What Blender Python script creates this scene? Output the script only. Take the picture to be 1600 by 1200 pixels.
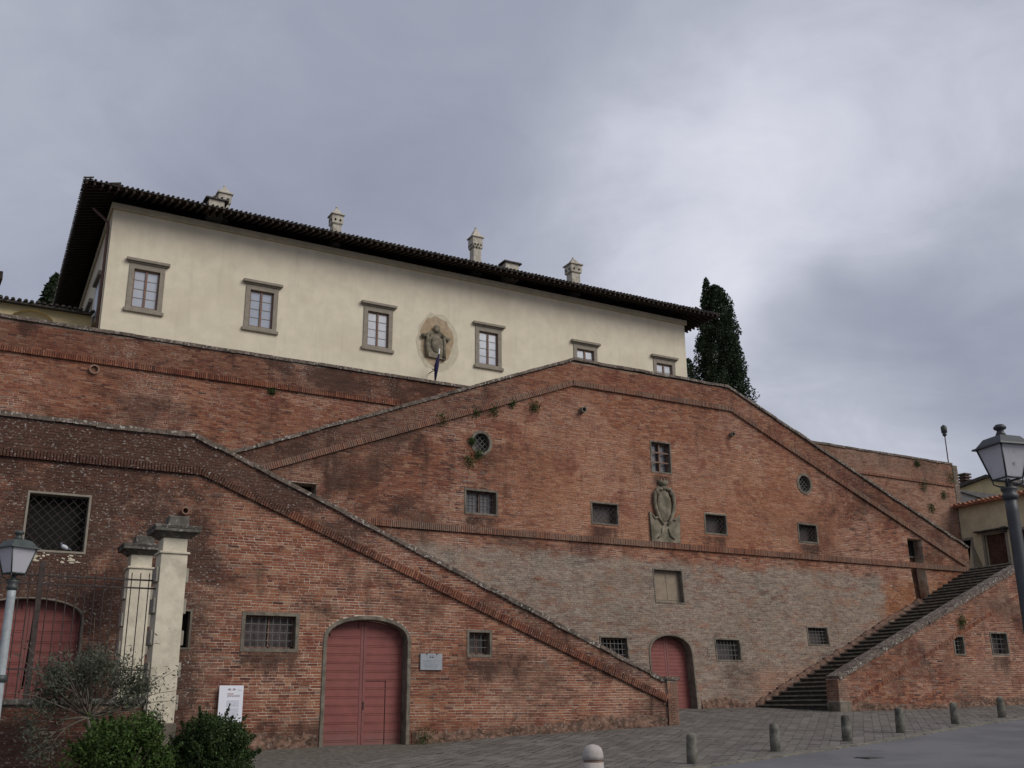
import bpy, math, random
import numpy as np
from mathutils import Vector, Matrix, Quaternion
from mathutils.geometry import tessellate_polygon
random.seed(7); RS = np.random.RandomState(11)
for o in list(bpy.data.objects): bpy.data.objects.remove(o, do_unlink=True)
SC = bpy.context.scene; COL = SC.collection
PI = math.pi

# ------------------------------------------------------------------ camera (eye level is z = 0)
FPX, PITCH, ROLL, YAW = 1625.0, math.radians(17.28), math.radians(-0.5), math.radians(29.1)
_r = np.array([math.cos(YAW), -math.sin(YAW), 0.0])
_f = np.array([math.sin(YAW)*math.cos(PITCH), math.cos(YAW)*math.cos(PITCH), math.sin(PITCH)])
_u = np.cross(_r, _f)
CR = _r*math.cos(ROLL)+_u*math.sin(ROLL); CU = -_r*math.sin(ROLL)+_u*math.cos(ROLL); CF = _f
cam = bpy.data.cameras.new('camera'); cam_o = bpy.data.objects.new('camera', cam); COL.objects.link(cam_o)
cam_o.matrix_world = Matrix(((CR[0], CU[0], -CF[0], 0), (CR[1], CU[1], -CF[1], 0), (CR[2], CU[2], -CF[2], 0), (0, 0, 0, 1)))
cam.sensor_width = 36; cam.sensor_fit = 'HORIZONTAL'; cam.lens = FPX/1600*36; cam.clip_end = 2000; cam.clip_start = .1
SC.camera = cam_o

def ray(px, py):                       # survey helper: direction of a measured photo point
    return CR*((px-800)/FPX)-CU*((py-600)/FPX)+CF
def aY(px, py, Y): d = ray(px, py); return d/d[1]*Y
def aX(px, py, X): d = ray(px, py); return d/d[0]*X
def aD(px, py, D): return ray(px, py)*D
def project(x, y, z):
    c = CR*0; p = np.array([x, y, z]); w = p@CF
    return 800+FPX*(p@CR)/w, 600-FPX*(p@CU)/w, w

# ------------------------------------------------------------------ node helper
class NT:
    def __init__(s, tree): s.t = tree; s.n = tree.nodes; s.l = tree.links
    def node(s, t, **k):
        n = s.n.new(t)
        for a, b in k.items(): setattr(n, a, b)
        return n
    def put(s, sock, v):
        if isinstance(v, bpy.types.NodeSocket): s.l.new(v, sock)
        elif isinstance(v, (tuple, list)) and len(v) == 3 and sock.type == 'RGBA': sock.default_value = (*v, 1)
        else: sock.default_value = v
    def m(s, op, a, b=0., c=None, clamp=False):
        n = s.node('ShaderNodeMath', operation=op, use_clamp=clamp); s.put(n.inputs[0], a); s.put(n.inputs[1], b)
        if c is not None: s.put(n.inputs[2], c)
        return n.outputs[0]
    def vm(s, op, a, b):
        n = s.node('ShaderNodeVectorMath', operation=op); s.put(n.inputs[0], a); s.put(n.inputs[1], b)
        return n.outputs['Value'] if op in ('DOT_PRODUCT', 'DISTANCE', 'LENGTH') else n.outputs[0]
    def noise(s, vec, scale, detail=3., rough=.55, dist=0.):
        n = s.node('ShaderNodeTexNoise'); s.put(n.inputs['Vector'], vec); n.inputs['Scale'].default_value = scale
        n.inputs['Detail'].default_value = detail; n.inputs['Roughness'].default_value = rough; n.inputs['Distortion'].default_value = dist
        return n.outputs['Fac']
    def vor(s, vec, scale, out='Distance'):
        n = s.node('ShaderNodeTexVoronoi'); s.put(n.inputs['Vector'], vec); n.inputs['Scale'].default_value = scale
        return n.outputs[out]
    def step(s, v, a, b, lo=0., hi=1.):
        n = s.node('ShaderNodeMapRange', interpolation_type='SMOOTHSTEP'); s.put(n.inputs[0], v)
        n.inputs[1].default_value = a; n.inputs[2].default_value = b; n.inputs[3].default_value = lo; n.inputs[4].default_value = hi
        return n.outputs[0]
    def ramp(s, v, stops):
        n = s.node('ShaderNodeValToRGB'); s.put(n.inputs[0], v); e = n.color_ramp.elements
        while len(e) < len(stops): e.new(.5)
        for i, (p, c) in enumerate(stops): e[i].position = p; e[i].color = (*c, 1)
        return n.outputs[0]
    def mix(s, f, a, b, mode='MIX'):
        n = s.node('ShaderNodeMix', data_type='RGBA', blend_type=mode, clamp_factor=True)
        s.put(n.inputs[0], f); s.put(n.inputs[6], a); s.put(n.inputs[7], b); return n.outputs[2]
    def vec(s, v, sc=(1, 1, 1), loc=(0, 0, 0)):
        n = s.node('ShaderNodeMapping'); s.put(n.inputs[0], v); n.inputs['Scale'].default_value = sc; n.inputs['Location'].default_value = loc
        return n.outputs[0]
    def mul(s, col, f): # multiply a colour with a scalar socket
        return s.mix(1., col, f, 'MULTIPLY')

# ------------------------------------------------------------------ world: overcast sky
SUN_EL, SUN_AZ = math.radians(36), math.radians(146)      # azimuth from +Y towards +X
w = bpy.data.worlds.new('World'); SC.world = w; w.use_nodes = True
T = NT(w.node_tree); T.n.clear()
out = T.node('ShaderNodeOutputWorld'); bg = T.node('ShaderNodeBackground'); T.l.new(bg.outputs[0], out.inputs[0])
sky = T.node('ShaderNodeTexSky', sky_type='NISHITA', sun_disc=False)
sky.sun_elevation = SUN_EL; sky.sun_rotation = SUN_AZ; sky.air_density = 1.5; sky.dust_density = 3
gen = T.node('ShaderNodeTexCoord').outputs['Generated']
sep = T.node('ShaderNodeSeparateXYZ'); T.l.new(gen, sep.inputs[0])
zz = T.m('ADD', T.m('MAXIMUM', sep.outputs[2], 0.0), .22)
cmb = T.node('ShaderNodeCombineXYZ'); T.put(cmb.inputs[0], T.m('DIVIDE', sep.outputs[0], zz)); T.put(cmb.inputs[1], T.m('DIVIDE', sep.outputs[1], zz))
cp = cmb.outputs[0]
n1 = T.noise(T.vec(cp, (1, 1, 1), (3.1, .7, 0)), 1.15, 6, .56, .5)
n2 = T.noise(T.vec(cp, (1, 1, 1), (9.3, 4.2, 2)), 3.6, 6, .6, .7)
v = T.m('ADD', T.m('MULTIPLY', T.m('SUBTRACT', n1, .5), .70), T.m('MULTIPLY', T.m('SUBTRACT', n2, .5), .46))
wob = T.node('ShaderNodeTexNoise'); T.put(wob.inputs['Vector'], gen); wob.inputs['Scale'].default_value = 3.2; wob.inputs['Detail'].default_value = 5
wv = T.vm('ADD', gen, T.vm('MULTIPLY', T.vm('SUBTRACT', wob.outputs['Color'], (.5, .5, .5)), (.34, .34, .34)))
def blob(px, py, rad, amp, base):
    d = ray(px, py); d = d/np.linalg.norm(d)
    return T.m('ADD', base, T.step(T.vm('DISTANCE', wv, tuple(d)), 0, rad, amp, 0))
v = blob(1160, 290, .50, .34, v); v = blob(1130, 260, .22, .20, v); v = blob(950, 340, .25, .16, v); v = blob(1500, 150, .3, .10, v)
v = blob(1440, 480, .16, -.24, v); v = blob(1560, 530, .16, -.24, v); v = blob(1320, 520, .12, -.10, v)
v = blob(1400, 650, .12, .20, v); v = blob(380, 170, .42, -.13, v); v = blob(900, 100, .22, -.08, v); v = blob(820, 60, .3, -.10, v); v = blob(1020, 90, .3, -.10, v); v = blob(60, 60, .22, .12, v)
v = blob(700, 290, .16, -.06, v); v = blob(520, 150, .3, -.06, v)
col = T.ramp(T.m('ADD', v, .34, clamp=True), [(0, (.205, .222, .285)), (.25, (.255, .273, .338)), (.5, (.325, .342, .405)), (.75, (.445, .457, .525)), (1, (.57, .575, .64))])
cl = T.vm('MULTIPLY', col, (10., 10., 10.))
T.put(bg.inputs[0], T.mix(.97, sky.outputs[0], cl)); bg.inputs[1].default_value = .1

sun = bpy.data.lights.new('sun', 'SUN'); sun.energy = 1.5; sun.angle = math.radians(34); sun.color = (1, .955, .89)
so = bpy.data.objects.new('sun', sun); COL.objects.link(so)
sd = Vector((math.sin(SUN_AZ)*math.cos(SUN_EL), math.cos(SUN_AZ)*math.cos(SUN_EL), math.sin(SUN_EL)))
so.rotation_euler = sd.to_track_quat('Z', 'Y').to_euler()
SC.view_settings.view_transform = 'Standard'; SC.view_settings.look = 'None'; SC.view_settings.exposure = .46; SC.view_settings.gamma = 1
SC.view_settings.use_curve_mapping = False

# ------------------------------------------------------------------ materials
def new_mat(name):
    m = bpy.data.materials.new(name); m.use_nodes = True; t = NT(m.node_tree); b = t.n['Principled BSDF']
    b.inputs['Specular IOR Level'].default_value = .25
    return m, t, b
def pos(t): return t.node('ShaderNodeNewGeometry').outputs['Position']
def bump(t, b, h, dist=.01, st=.6):
    n = t.node('ShaderNodeBump'); n.inputs['Distance'].default_value = dist; n.inputs['Strength'].default_value = st
    t.put(n.inputs['Height'], h); t.l.new(n.outputs[0], b.inputs['Normal'])
def simple(name, c, rough=.8, var=.25, scale=6., metal=0., dark=None, bscale=None, spec=.25, lichen=0., streak=False):
    m, t, b = new_mat(name); p = pos(t)
    n = t.noise(p, scale, 5, .6); base = t.mix(t.step(n, .3, .7), tuple(x*(1-var) for x in c), tuple(min(1, x*(1+var)) for x in c))
    if dark:
        base = t.mix(t.m('MULTIPLY', t.step(t.noise(p, scale*.35, 5, .6), .5, .68), dark[1]), base, dark[0])
    if streak:
        base = t.mix(t.m('MULTIPLY', t.step(t.noise(t.vec(p, (3, 3, .25)), 1., 4, .6), .5, .75), .35 if name != 'cream_render' else .16), base, tuple(x*.55 for x in c))
    if lichen:
        base = t.mix(t.m('MULTIPLY', t.step(t.noise(p, 13, 3, .6), .58, .64), lichen), base, (.55, .53, .47))
    t.put(b.inputs['Base Color'], base); b.inputs['Roughness'].default_value = rough; b.inputs['Metallic'].default_value = metal
    b.inputs['Specular IOR Level'].default_value = spec
    if bscale: bump(t, b, t.noise(p, bscale, 4, .65), .01, .5)
    return m

def masonry(name, kind, mortar=False):
    m, t, b = new_mat(name); p = pos(t)
    sp = t.node('ShaderNodeSeparateXYZ'); t.l.new(p, sp.inputs[0]); X, Z = sp.outputs[0], sp.outputs[2]
    at = t.node('ShaderNodeAttribute', attribute_name='rnd').outputs['Fac']
    oi = t.node('ShaderNodeObjectInfo').outputs['Random']
    rnd = t.m('ADD', at, t.m('MULTIPLY', oi, t.m('LESS_THAN', at, .0005)))
    big = t.noise(t.vec(p, (1, 1, 1.3), (5.5, 0, 2)), .42, 5, .62, .4)
    big2 = t.noise(t.vec(p, (1, 1, 1.2), (51, 3, 7)), .75, 5, .6, .6)
    big3 = t.noise(t.vec(p, (1, 1, 1.0), (-11, 3, 17)), .30, 4, .6, .3)
    fine = t.noise(p, 22, 4, .7); med = t.noise(t.vec(p, (1, 1, 2.2)), 3.2, 4, .65)
    if not mortar:
        col = t.ramp(rnd, [(0, (.045, .022, .018)), (.06, (.09, .036, .028)), (.2, (.155, .052, .032)), (.45, (.235, .084, .046)), (.7, (.31, .128, .070)), (.88, (.35, .195, .12)), (1, (.18, .125, .105))])
        col = t.mix(t.m('MULTIPLY', t.step(big2, .48, .66), .55), col, (.31, .145, .085))
        col = t.mix(t.m('MULTIPLY', t.step(big3, .46, .62), .10), col, (.42, .31, .25))
        col = t.mix(t.m('MULTIPLY', t.step(med, .35, .75), .30), col, (.20, .080, .058))
    else:
        zone = t.m('ADD', t.m('ADD', .12, t.step(big3, .44, .58)), t.m('MULTIPLY', t.step(big, .62, .4), .25))
        if kind == 'front':
            lz = t.m('MULTIPLY', t.m('MULTIPLY', t.step(t.m('ADD', X, t.m('MULTIPLY', t.m('SUBTRACT', big, .5), 3)), 5.4, 6.2), t.step(X, 14, 9.5, .35, 1)), .75); zone = t.m('ADD', zone, lz)
        zone = t.m('MULTIPLY', zone, t.step(t.noise(t.vec(p, (1, 1, 2)), 2.2, 3, .6), .25, .6, .35, 1))
        col = t.mix(t.m('MINIMUM', zone, 1.), (.19, .12, .09), (.57, .47, .375))
    if kind == 'central':
        mid = t.m('MULTIPLY', t.step(t.m('ADD', X, t.m('MULTIPLY', med, 3)), 16.5, 19.5), t.m('MULTIPLY', t.step(t.m('SUBTRACT', X, t.m('MULTIPLY', med, 3)), 31, 27), t.step(Z, 5.2, 5.5)))
        col = t.mix(t.m('MULTIPLY', mid, t.step(t.m('SUBTRACT', Z, t.m('MULTIPLY', big, 3.)), 8.8, 6.8, .12, .36)), col, (.40, .18, .10) if not mortar else (.50, .34, .22))
    # broad weathering
    dark = t.m('MULTIPLY', t.step(big, .50, .68), .6)
    if kind == 'front':
        lft = t.step(t.m('ADD', X, t.m('MULTIPLY', t.m('SUBTRACT', med, .5), 2.0)), 6.6, 5.2)
        par = t.step(t.m('SUBTRACT', Z, t.m('SUBTRACT', 5.55, t.m('MAXIMUM', 0., t.m('MULTIPLY', t.m('SUBTRACT', X, 5.4), .3925)))), -.16, 0)
        low = t.step(t.m('ADD', Z, t.m('MULTIPLY', t.m('SUBTRACT', med, .5), .8)), -.1, -.8)
        dark = t.m('ADD', dark, t.m('MULTIPLY', lft, t.step(t.noise(t.vec(p, (1, 1, 1.2), (7, 7, 7)), 1.1, 5, .65), .35, .55, .35, .85))); dark = t.m('ADD', dark, t.m('MULTIPLY', par, t.m('ADD', .10, t.m('MULTIPLY', t.step(big2, .4, .6), .45))))
        dark = t.m('ADD', dark, t.m('MULTIPLY', low, .45))
    if kind == 'central':
        up = t.step(t.m('SUBTRACT', Z, t.m('SUBTRACT', 10.95, t.m('ADD', t.m('MAXIMUM', 0., t.m('MULTIPLY', t.m('SUBTRACT', X, 26.3), .425)), t.m('MAXIMUM', 0., t.m('MULTIPLY', t.m('SUBTRACT', 19.1, X), .387))))), -.5, .15)
        dark = t.m('ADD', dark, t.m('MULTIPLY', up, .4))
        dark = t.m('ADD', dark, t.m('MULTIPLY', t.step(t.m('ADD', X, t.m('MULTIPLY', big, 4)), 18, 11), .25))
    if kind == 'central': dark = t.m('MULTIPLY', dark, t.m('SUBTRACT', 1., t.m('MULTIPLY', mid, .7)))
    if kind == 'upper':
        dark = t.m('ADD', dark, t.m('MULTIPLY', t.step(Z, 10.4, 11.2), .35))
    red = t.m('MULTIPLY', t.step(t.noise(t.vec(p, (1, 1, 1.2), (23, 9, -4)), .9, 5, .6, .5), .53, .66), .5)
    col = t.mix(red, col, (.165, .045, .032) if not mortar else (.22, .10, .075))
    blk = t.m('MULTIPLY', t.step(t.noise(t.vec(p, (.8, .8, 1.3), (-3, 19, 8)), 1.5, 6, .68, .4), .54, .66), .42)
    dark = t.m('ADD', dark, blk if kind != 'central' else t.m('MULTIPLY', blk, t.m('SUBTRACT', 1., t.m('MULTIPLY', mid, .8))))
    for xc, hw_, zs in STAINS[kind]:
        ax_ = t.m('ADD', t.m('ABSOLUTE', t.m('SUBTRACT', X, xc)), t.m('MULTIPLY', t.m('SUBTRACT', med, .5), .5)); zd = t.m('SUBTRACT', zs, Z)
        st_ = t.m('MULTIPLY', t.step(ax_, hw_+.12, hw_-.2), t.m('MULTIPLY', t.step(zd, -.02, .06), t.step(t.m('ADD', zd, t.m('MULTIPLY', t.m('SUBTRACT', t.noise(t.vec(p, (5, 5, .8)), 1., 3), .5), 1.2)), .75, .1)))
        dark = t.m('ADD', dark, t.m('MULTIPLY', st_, .75))
    strk = t.step(t.noise(t.vec(p, (2.6, 2.6, .35)), 1., 4, .6), .54, .72)
    dark = t.m('ADD', dark, t.m('MULTIPLY', strk, .35))
    col = t.mix(t.m('MINIMUM', dark, .86), col, (.062, .036, .028))
    if kind == 'edge':
        col = t.mix(t.step(big2, .35, .6, .25, .62), col, (.20, .15, .115) if not mortar else (.3, .24, .19))
    if kind == 'upper':
        col = t.mix(t.m('MULTIPLY', t.step(X, 28, 31), t.step(med, .3, .7, .15, .5)), col, (.30, .20, .145) if not mortar else (.42, .31, .23))
    if kind in ('right',):
        col = t.mix(t.m('MULTIPLY', t.step(big2, .38, .6), .35), col, (.22, .15, .11))
    if kind == 'central':      # weathered grey-brown render remnants low on the wall, thinning to the right and above
        zn = t.m('ADD', Z, t.m('MULTIPLY', t.m('SUBTRACT', med, .5), .8)); xn = t.m('ADD', X, t.m('MULTIPLY', t.m('SUBTRACT', big2, .5), 3.2))
        zt_ = t.m('ADD', Z, t.m('MULTIPLY', t.m('SUBTRACT', t.noise(p, 1.1, 5, .65), .5), .9))
        mk = t.m('MULTIPLY', t.step(zt_, 5.06, 4.76), t.m('MULTIPLY', t.step(xn, 11.0, 13), t.step(xn, 33.9, 33.0)))
        lowr = t.m('MULTIPLY', t.step(xn, 24, 27), t.step(zn, 1.7, .9)); mk = t.m('MULTIPLY', mk, t.m('SUBTRACT', 1., t.m('MULTIPLY', lowr, .65)))
        mk = t.m('MULTIPLY', mk, t.step(t.noise(t.vec(p, (.6, .6, 1.6)), 2.2, 6, .7), .34, .52, .35, 1))
        pc = t.mix(t.step(t.noise(t.vec(p, (.5, .5, 1.5)), 7, 5, .7), .36, .62), (.20, .17, .145), (.34, .295, .235))
        pc = t.mix(t.m('MULTIPLY', t.step(t.noise(t.vec(p, (.35, .35, 2.6)), 5, 5, .75), .52, .64), .75), pc, (.14, .10, .088))
        pc = t.mix(t.m('MULTIPLY', t.step(big2, .5, .62), .35), pc, (.25, .205, .15))
        col = t.mix(t.m('MULTIPLY', mk, .80 if not mortar else .72), col, pc)
        org = t.m('MULTIPLY', t.step(xn, 33.2, 34.0), t.step(zn, 5.2, 4.4))
        col = t.mix(t.m('MULTIPLY', org, t.m('MULTIPLY', t.step(med, .3, .6), .55)), col, (.30, .125, .045))
    # lichen and lime specks
    sz = t.step(t.noise(p, .55, 4, .6), .47, .62)
    if kind == 'central': sz = t.m('MINIMUM', t.m('ADD', sz, t.m('MULTIPLY', t.step(Z, 5.2, 4.6), t.step(X, 20, 14))), 1.)
    if kind == 'front': sz = t.m('MINIMUM', t.m('ADD', t.m('MULTIPLY', sz, .6), t.m('ADD', t.m('MULTIPLY', lft, .8), t.m('MULTIPLY', par, .6))), 1.)
    sp_ = t.m('MULTIPLY', t.step(t.noise(t.vec(p, (.75, .75, 1.5)), 19, 3, .7), .59, .66), sz)
    col = t.mix(t.m('MULTIPLY', sp_, .62), col, (.50, .47, .43))
    col = t.mul(col, t.step(fine, .2, .8, .72, 1.25))
    t.put(b.inputs['Base Color'], col); b.inputs['Roughness'].default_value = .92; b.inputs['Specular IOR Level'].default_value = .12
    bump(t, b, fine, .008, .7)
    return m

STAINS = {'front': [(7.45, .75, 1.33), (13.2, .42, 1.2), (2.35, .7, 3.4)], 'central': [(15.45, .6, 5.95), (20.3, .55, 5.97), (25.2, .5, 5.97), (29.85, .5, 6.0), (22.86, .45, 8.05), (30.0, .4, 1.95), (25.2, .5, 1.4)], 'right': [(34.4, .5, 1.6)], 'upper': [], 'edge': []}
M = {}
for k in ('front', 'right', 'central', 'upper', 'edge'):
    M['brick_'+k] = masonry('brick_'+k, k); M['mortar_'+k] = masonry('mortar_'+k, k, True)
M['stone'] = simple('grey_stone', (.165, .142, .112), .88, .3, 5, dark=((.07, .062, .05), .7), bscale=20, streak=True)
M['coping'] = simple('coping_stone', (.135, .105, .085), .92, .4, 7, dark=((.05, .04, .034), .85), bscale=18, lichen=.6)
M['carved'] = simple('carved_sandstone', (.20, .172, .125), .9, .35, 4, dark=((.075, .07, .045), .8), bscale=24)
M['rubble'] = simple('crumbled_base', (.15, .088, .062), .95, .5, 6, dark=((.065, .045, .033), .75), bscale=9, lichen=.2)
M['step'] = simple('step_stone', (.17, .155, .125), .85, .3, 5, dark=((.08, .072, .058), .7), bscale=20)
M['riser'] = simple('shaded_riser_stone', (.05, .045, .038), .9, .3, 5)  # darker than the treads: shade below the nosings is put into this colour
M['villa'] = simple('cream_render', (.66, .59, .455), .9, .06, 1.3, dark=((.58, .51, .385), .6), bscale=30, streak=True)
M['villa_trim'] = simple('render_cornice', (.44, .385, .275), .9, .1, 2)
M['pietra'] = simple('window_stone', (.25, .22, .175), .85, .12, 4)
M['winwood'] = simple('brown_window_wood', (.19, .115, .085), .7, .15, 8)
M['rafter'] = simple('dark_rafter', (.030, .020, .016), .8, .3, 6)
M['tile'] = simple('old_roof_tile', (.060, .052, .046), .9, .5, 5, dark=((.035, .032, .03), .85), lichen=.3)
M['tile_red'] = simple('red_roof_tile', (.36, .15, .09), .9, .35, 5, dark=((.17, .09, .06), .7))
M['chimney'] = simple('chimney_render', (.44, .40, .33), .9, .2, 5, dark=((.2, .175, .14), .8))
M['patch'] = simple('bare_patch', (.37, .285, .19), .92, .14, 4, dark=((.30, .20, .10), .7))
M['patch2'] = simple('patch_rim', (.52, .46, .345), .92, .1, 4)
M['yellow'] = simple('ochre_render', (.58, .485, .285), .9, .08, 2, dark=((.42, .35, .22), .5))
M['ochre2'] = simple('dull_ochre_render', (.56, .48, .31), .9, .1, 2, dark=((.42, .35, .23), .5))
M['white'] = simple('stained_white_render', (.46, .44, .41), .9, .15, 2, streak=True)
M['red'] = simple('red_gate_paint', (.22, .070, .060), .6, .1, 3, dark=((.17, .055, .05), .5), spec=.3)
for nm_ in ('red',):
    mt_ = M[nm_]; tt_ = NT(mt_.node_tree); bb_ = tt_.n['Principled BSDF']; src_ = bb_.inputs['Base Color'].links[0].from_socket; pp_ = pos(tt_); sx_ = tt_.node('ShaderNodeSeparateXYZ'); tt_.l.new(pp_, sx_.inputs[0])
    c_ = tt_.mix(tt_.m('MULTIPLY', tt_.step(tt_.noise(tt_.vec(pp_, (1.2, 1, 9)), 1.5, 5, .7), .45, .7), .4), src_, (.27, .10, .085))
    c_ = tt_.mix(tt_.m('MULTIPLY', tt_.step(tt_.m('ADD', sx_.outputs[2], tt_.m('MULTIPLY', tt_.noise(pp_, 4, 4), .5)), -.1, -.75), .55), c_, (.17, .11, .09)); tt_.put(bb_.inputs['Base Color'], c_)
M['redfr'] = simple('red_gate_frame', (.20, .074, .066), .6, .1, 3, spec=.3)
M['cream_panel'] = simple('cream_shutter', (.25, .20, .148), .85, .12, 4)
M['iron'] = simple('rusty_iron', (.050, .038, .034), .75, .3, 12)
M['irongrey'] = simple('grey_iron_grille', (.12, .115, .11), .6, .2, 12)
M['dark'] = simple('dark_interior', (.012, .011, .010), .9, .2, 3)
M['brownpane'] = simple('dull_pane', (.055, .040, .037), .5, .3, 3, spec=.5)
M['brownwood'] = simple('brown_door_wood', (.085, .042, .028), .7, .3, 6)
M['lamp_black'] = simple('lamp_paint', (.032, .036, .040), .5, .2, 8, spec=.5)
M['lamp_green'] = simple('lamp_green_paint', (.040, .050, .045), .5, .2, 8, spec=.5)
M['galv'] = simple('galvanised_pole', (.30, .33, .34), .45, .15, 9, spec=.5)
M['bollard'] = simple('stone_bollard', (.145, .14, .115), .9, .35, 7, dark=((.045, .043, .037), .85), bscale=18)
M['wbollard'] = simple('pale_concrete', (.40, .36, .33), .85, .1, 14, bscale=40)
M['pillar'] = simple('cream_pillar', (.60, .54, .42), .92, .1, 5, bscale=26, dark=((.38, .34, .26), .6))
M['pillarside'] = simple('pillar_quoins', (.30, .275, .225), .92, .2, 5, bscale=20)
M['capstone'] = simple('dark_cap_stone', (.10, .092, .078), .92, .35, 5, dark=((.04, .037, .033), .7), bscale=18, lichen=.3)
M['sign'] = simple('white_panel', (.72, .73, .80), .5, .02, 3, spec=.4)
M['ink'] = simple('printed_ink', (.30, .25, .26), .6, .2, 40)
M['inkgrey'] = simple('printed_grey', (.50, .51, .57), .6, .1, 40)
M['inkred'] = simple('printed_red', (.40, .16, .10), .6, .2, 40)
M['plaque'] = simple('grey_metal_plate', (.27, .29, .31), .45, .08, 10, spec=.5)
M['inkplaque'] = simple('engraved_line', (.19, .21, .23), .6, .1, 20)
M['copper'] = simple('brown_downpipe', (.085, .050, .040), .6, .2, 5)
M['flag'] = simple('navy_cloth', (.018, .014, .06), .8, .2, 8)
M['whitepaint'] = simple('white_paint', (.7, .7, .72), .6, .05, 8)
M['terracotta'] = simple('terracotta_pipe', (.24, .15, .11), .9, .2, 8)
M['redthing'] = simple('red_cloth', (.30, .02, .03), .8, .2, 8)
M['feather'] = simple('pale_feathers', (.50, .52, .56), .8, .2, 30)
M['featherdark'] = simple('grey_feathers', (.12, .14, .17), .8, .2, 30)
def glassy(name, c, r=.12):
    m, t, b = new_mat(name); p = pos(t)
    t.put(b.inputs['Base Color'], t.mix(t.noise(p, 1.3, 3), tuple(x*.8 for x in c), tuple(x*1.15 for x in c))); b.inputs['Roughness'].default_value = r; b.inputs['Specular IOR Level'].default_value = .8
    return m
M['curtain'] = glassy('curtained_glass', (.40, .42, .47), .2)
M['curtain2'] = glassy('half_drawn_curtain_glass', (.33, .36, .42), .15)
M['dullglass'] = glassy('dull_glass', (.085, .08, .085), .3)
M['lampglass'], t_, b_ = new_mat('frosted_lamp_glass')
t_.put(b_.inputs['Base Color'], t_.mix(t_.step(t_.noise(pos(t_), 5, 4), .62, .7), (.78, .78, .82), (.34, .34, .36))); b_.inputs['Roughness'].default_value = .35
tr_ = t_.node('ShaderNodeBsdfTranslucent'); tr_.inputs[0].default_value = (.85, .84, .86, 1); ms_ = t_.node('ShaderNodeMixShader'); ms_.inputs[0].default_value = .6
t_.l.new(b_.outputs[0], ms_.inputs[1]); t_.l.new(tr_.outputs[0], ms_.inputs[2]); t_.l.new(ms_.outputs[0], t_.n['Material Output'].inputs[0])
def foliage(name, c1, c2, tr=.25):
    m, t, b = new_mat(name); at = t.node('ShaderNodeAttribute', attribute_name='rnd').outputs['Fac']
    col = t.mix(at, c1, c2); t.put(b.inputs['Base Color'], col); b.inputs['Roughness'].default_value = .6
    x = t.node('ShaderNodeBsdfTranslucent'); t.put(x.inputs[0], col); s = t.node('ShaderNodeMixShader'); s.inputs[0].default_value = tr
    t.l.new(b.outputs[0], s.inputs[1]); t.l.new(x.outputs[0], s.inputs[2]); t.l.new(s.outputs[0], t.n['Material Output'].inputs[0]); return m
M['cypress'] = foliage('cypress_leaf', (.012, .021, .009), (.040, .062, .026))
M['olive'] = foliage('olive_leaf', (.035, .042, .026), (.15, .165, .115))
M['shrub'] = foliage('bright_shrub_leaf', (.025, .05, .012), (.085, .14, .030))
M['shrub2'] = foliage('dark_shrub_leaf', (.014, .028, .009), (.06, .10, .028))
M['weed'] = foliage('wall_weed_leaf', (.03, .05, .015), (.08, .12, .035))
M['bark'] = simple('bark', (.13, .11, .085), .9, .3, 20)
# asphalt
m, t, b = new_mat('asphalt'); p = pos(t)
c = t.mix(t.step(t.noise(p, .5, 5, .6), .35, .65), (.112, .110, .115), (.15, .147, .152)); c = t.mul(c, t.step(t.noise(p, 70, 3, .7), .25, .75, .8, 1.2))
c = t.mix(t.m('MULTIPLY', t.step(t.noise(t.vec(p, (1, .4, 1)), 1.7, 5, .65), .6, .75), .35), c, (.075, .075, .08))
c = t.mix(t.m('MULTIPLY', t.step(t.vor(t.vec(p, (.3, .42, 1)), 1., 'Distance'), .16, .13), .4), c, (.085, .083, .085)); c = t.mix(t.m('MULTIPLY', t.step(t.noise(p, 9, 6, .8), .60, .7), .35), c, (.20, .195, .19))
t.put(b.inputs['Base Color'], c); b.inputs['Roughness'].default_value = .85; bump(t, b, t.noise(p, 60, 3), .006, .5); M['asphalt'] = m
m, t, b = new_mat('paving_stone'); p = pos(t)
at = t.node('ShaderNodeAttribute', attribute_name='rnd').outputs['Fac']
c = t.ramp(t.m('ADD', t.m('MULTIPLY_ADD', at, .42, .25), t.m('MULTIPLY', t.m('SUBTRACT', t.noise(t.vec(p, (1, .5, 1)), 1.6, 6, .7), .5), 1.3), clamp=True), [(0, (.095, .086, .076)), (.5, (.145, .133, .118)), (.85, (.19, .176, .158)), (1, (.26, .245, .225))])
c = t.mul(c, t.step(t.noise(p, 30, 4, .7), .2, .8, .75, 1.2))
t.put(b.inputs['Base Color'], c); b.inputs['Roughness'].default_value = .7; bump(t, b, t.noise(p, 16, 4, .65), .012, .6); M['paving'] = m
M['bed'] = simple('joint_dirt', (.115, .102, .085), .95, .4, 8)
M['bed_dark'] = simple('cast_iron_cover', (.065, .062, .060), .6, .3, 9)
M['terrace'] = simple('gravel_earth', (.14, .12, .09), .95, .3, 3)

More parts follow.
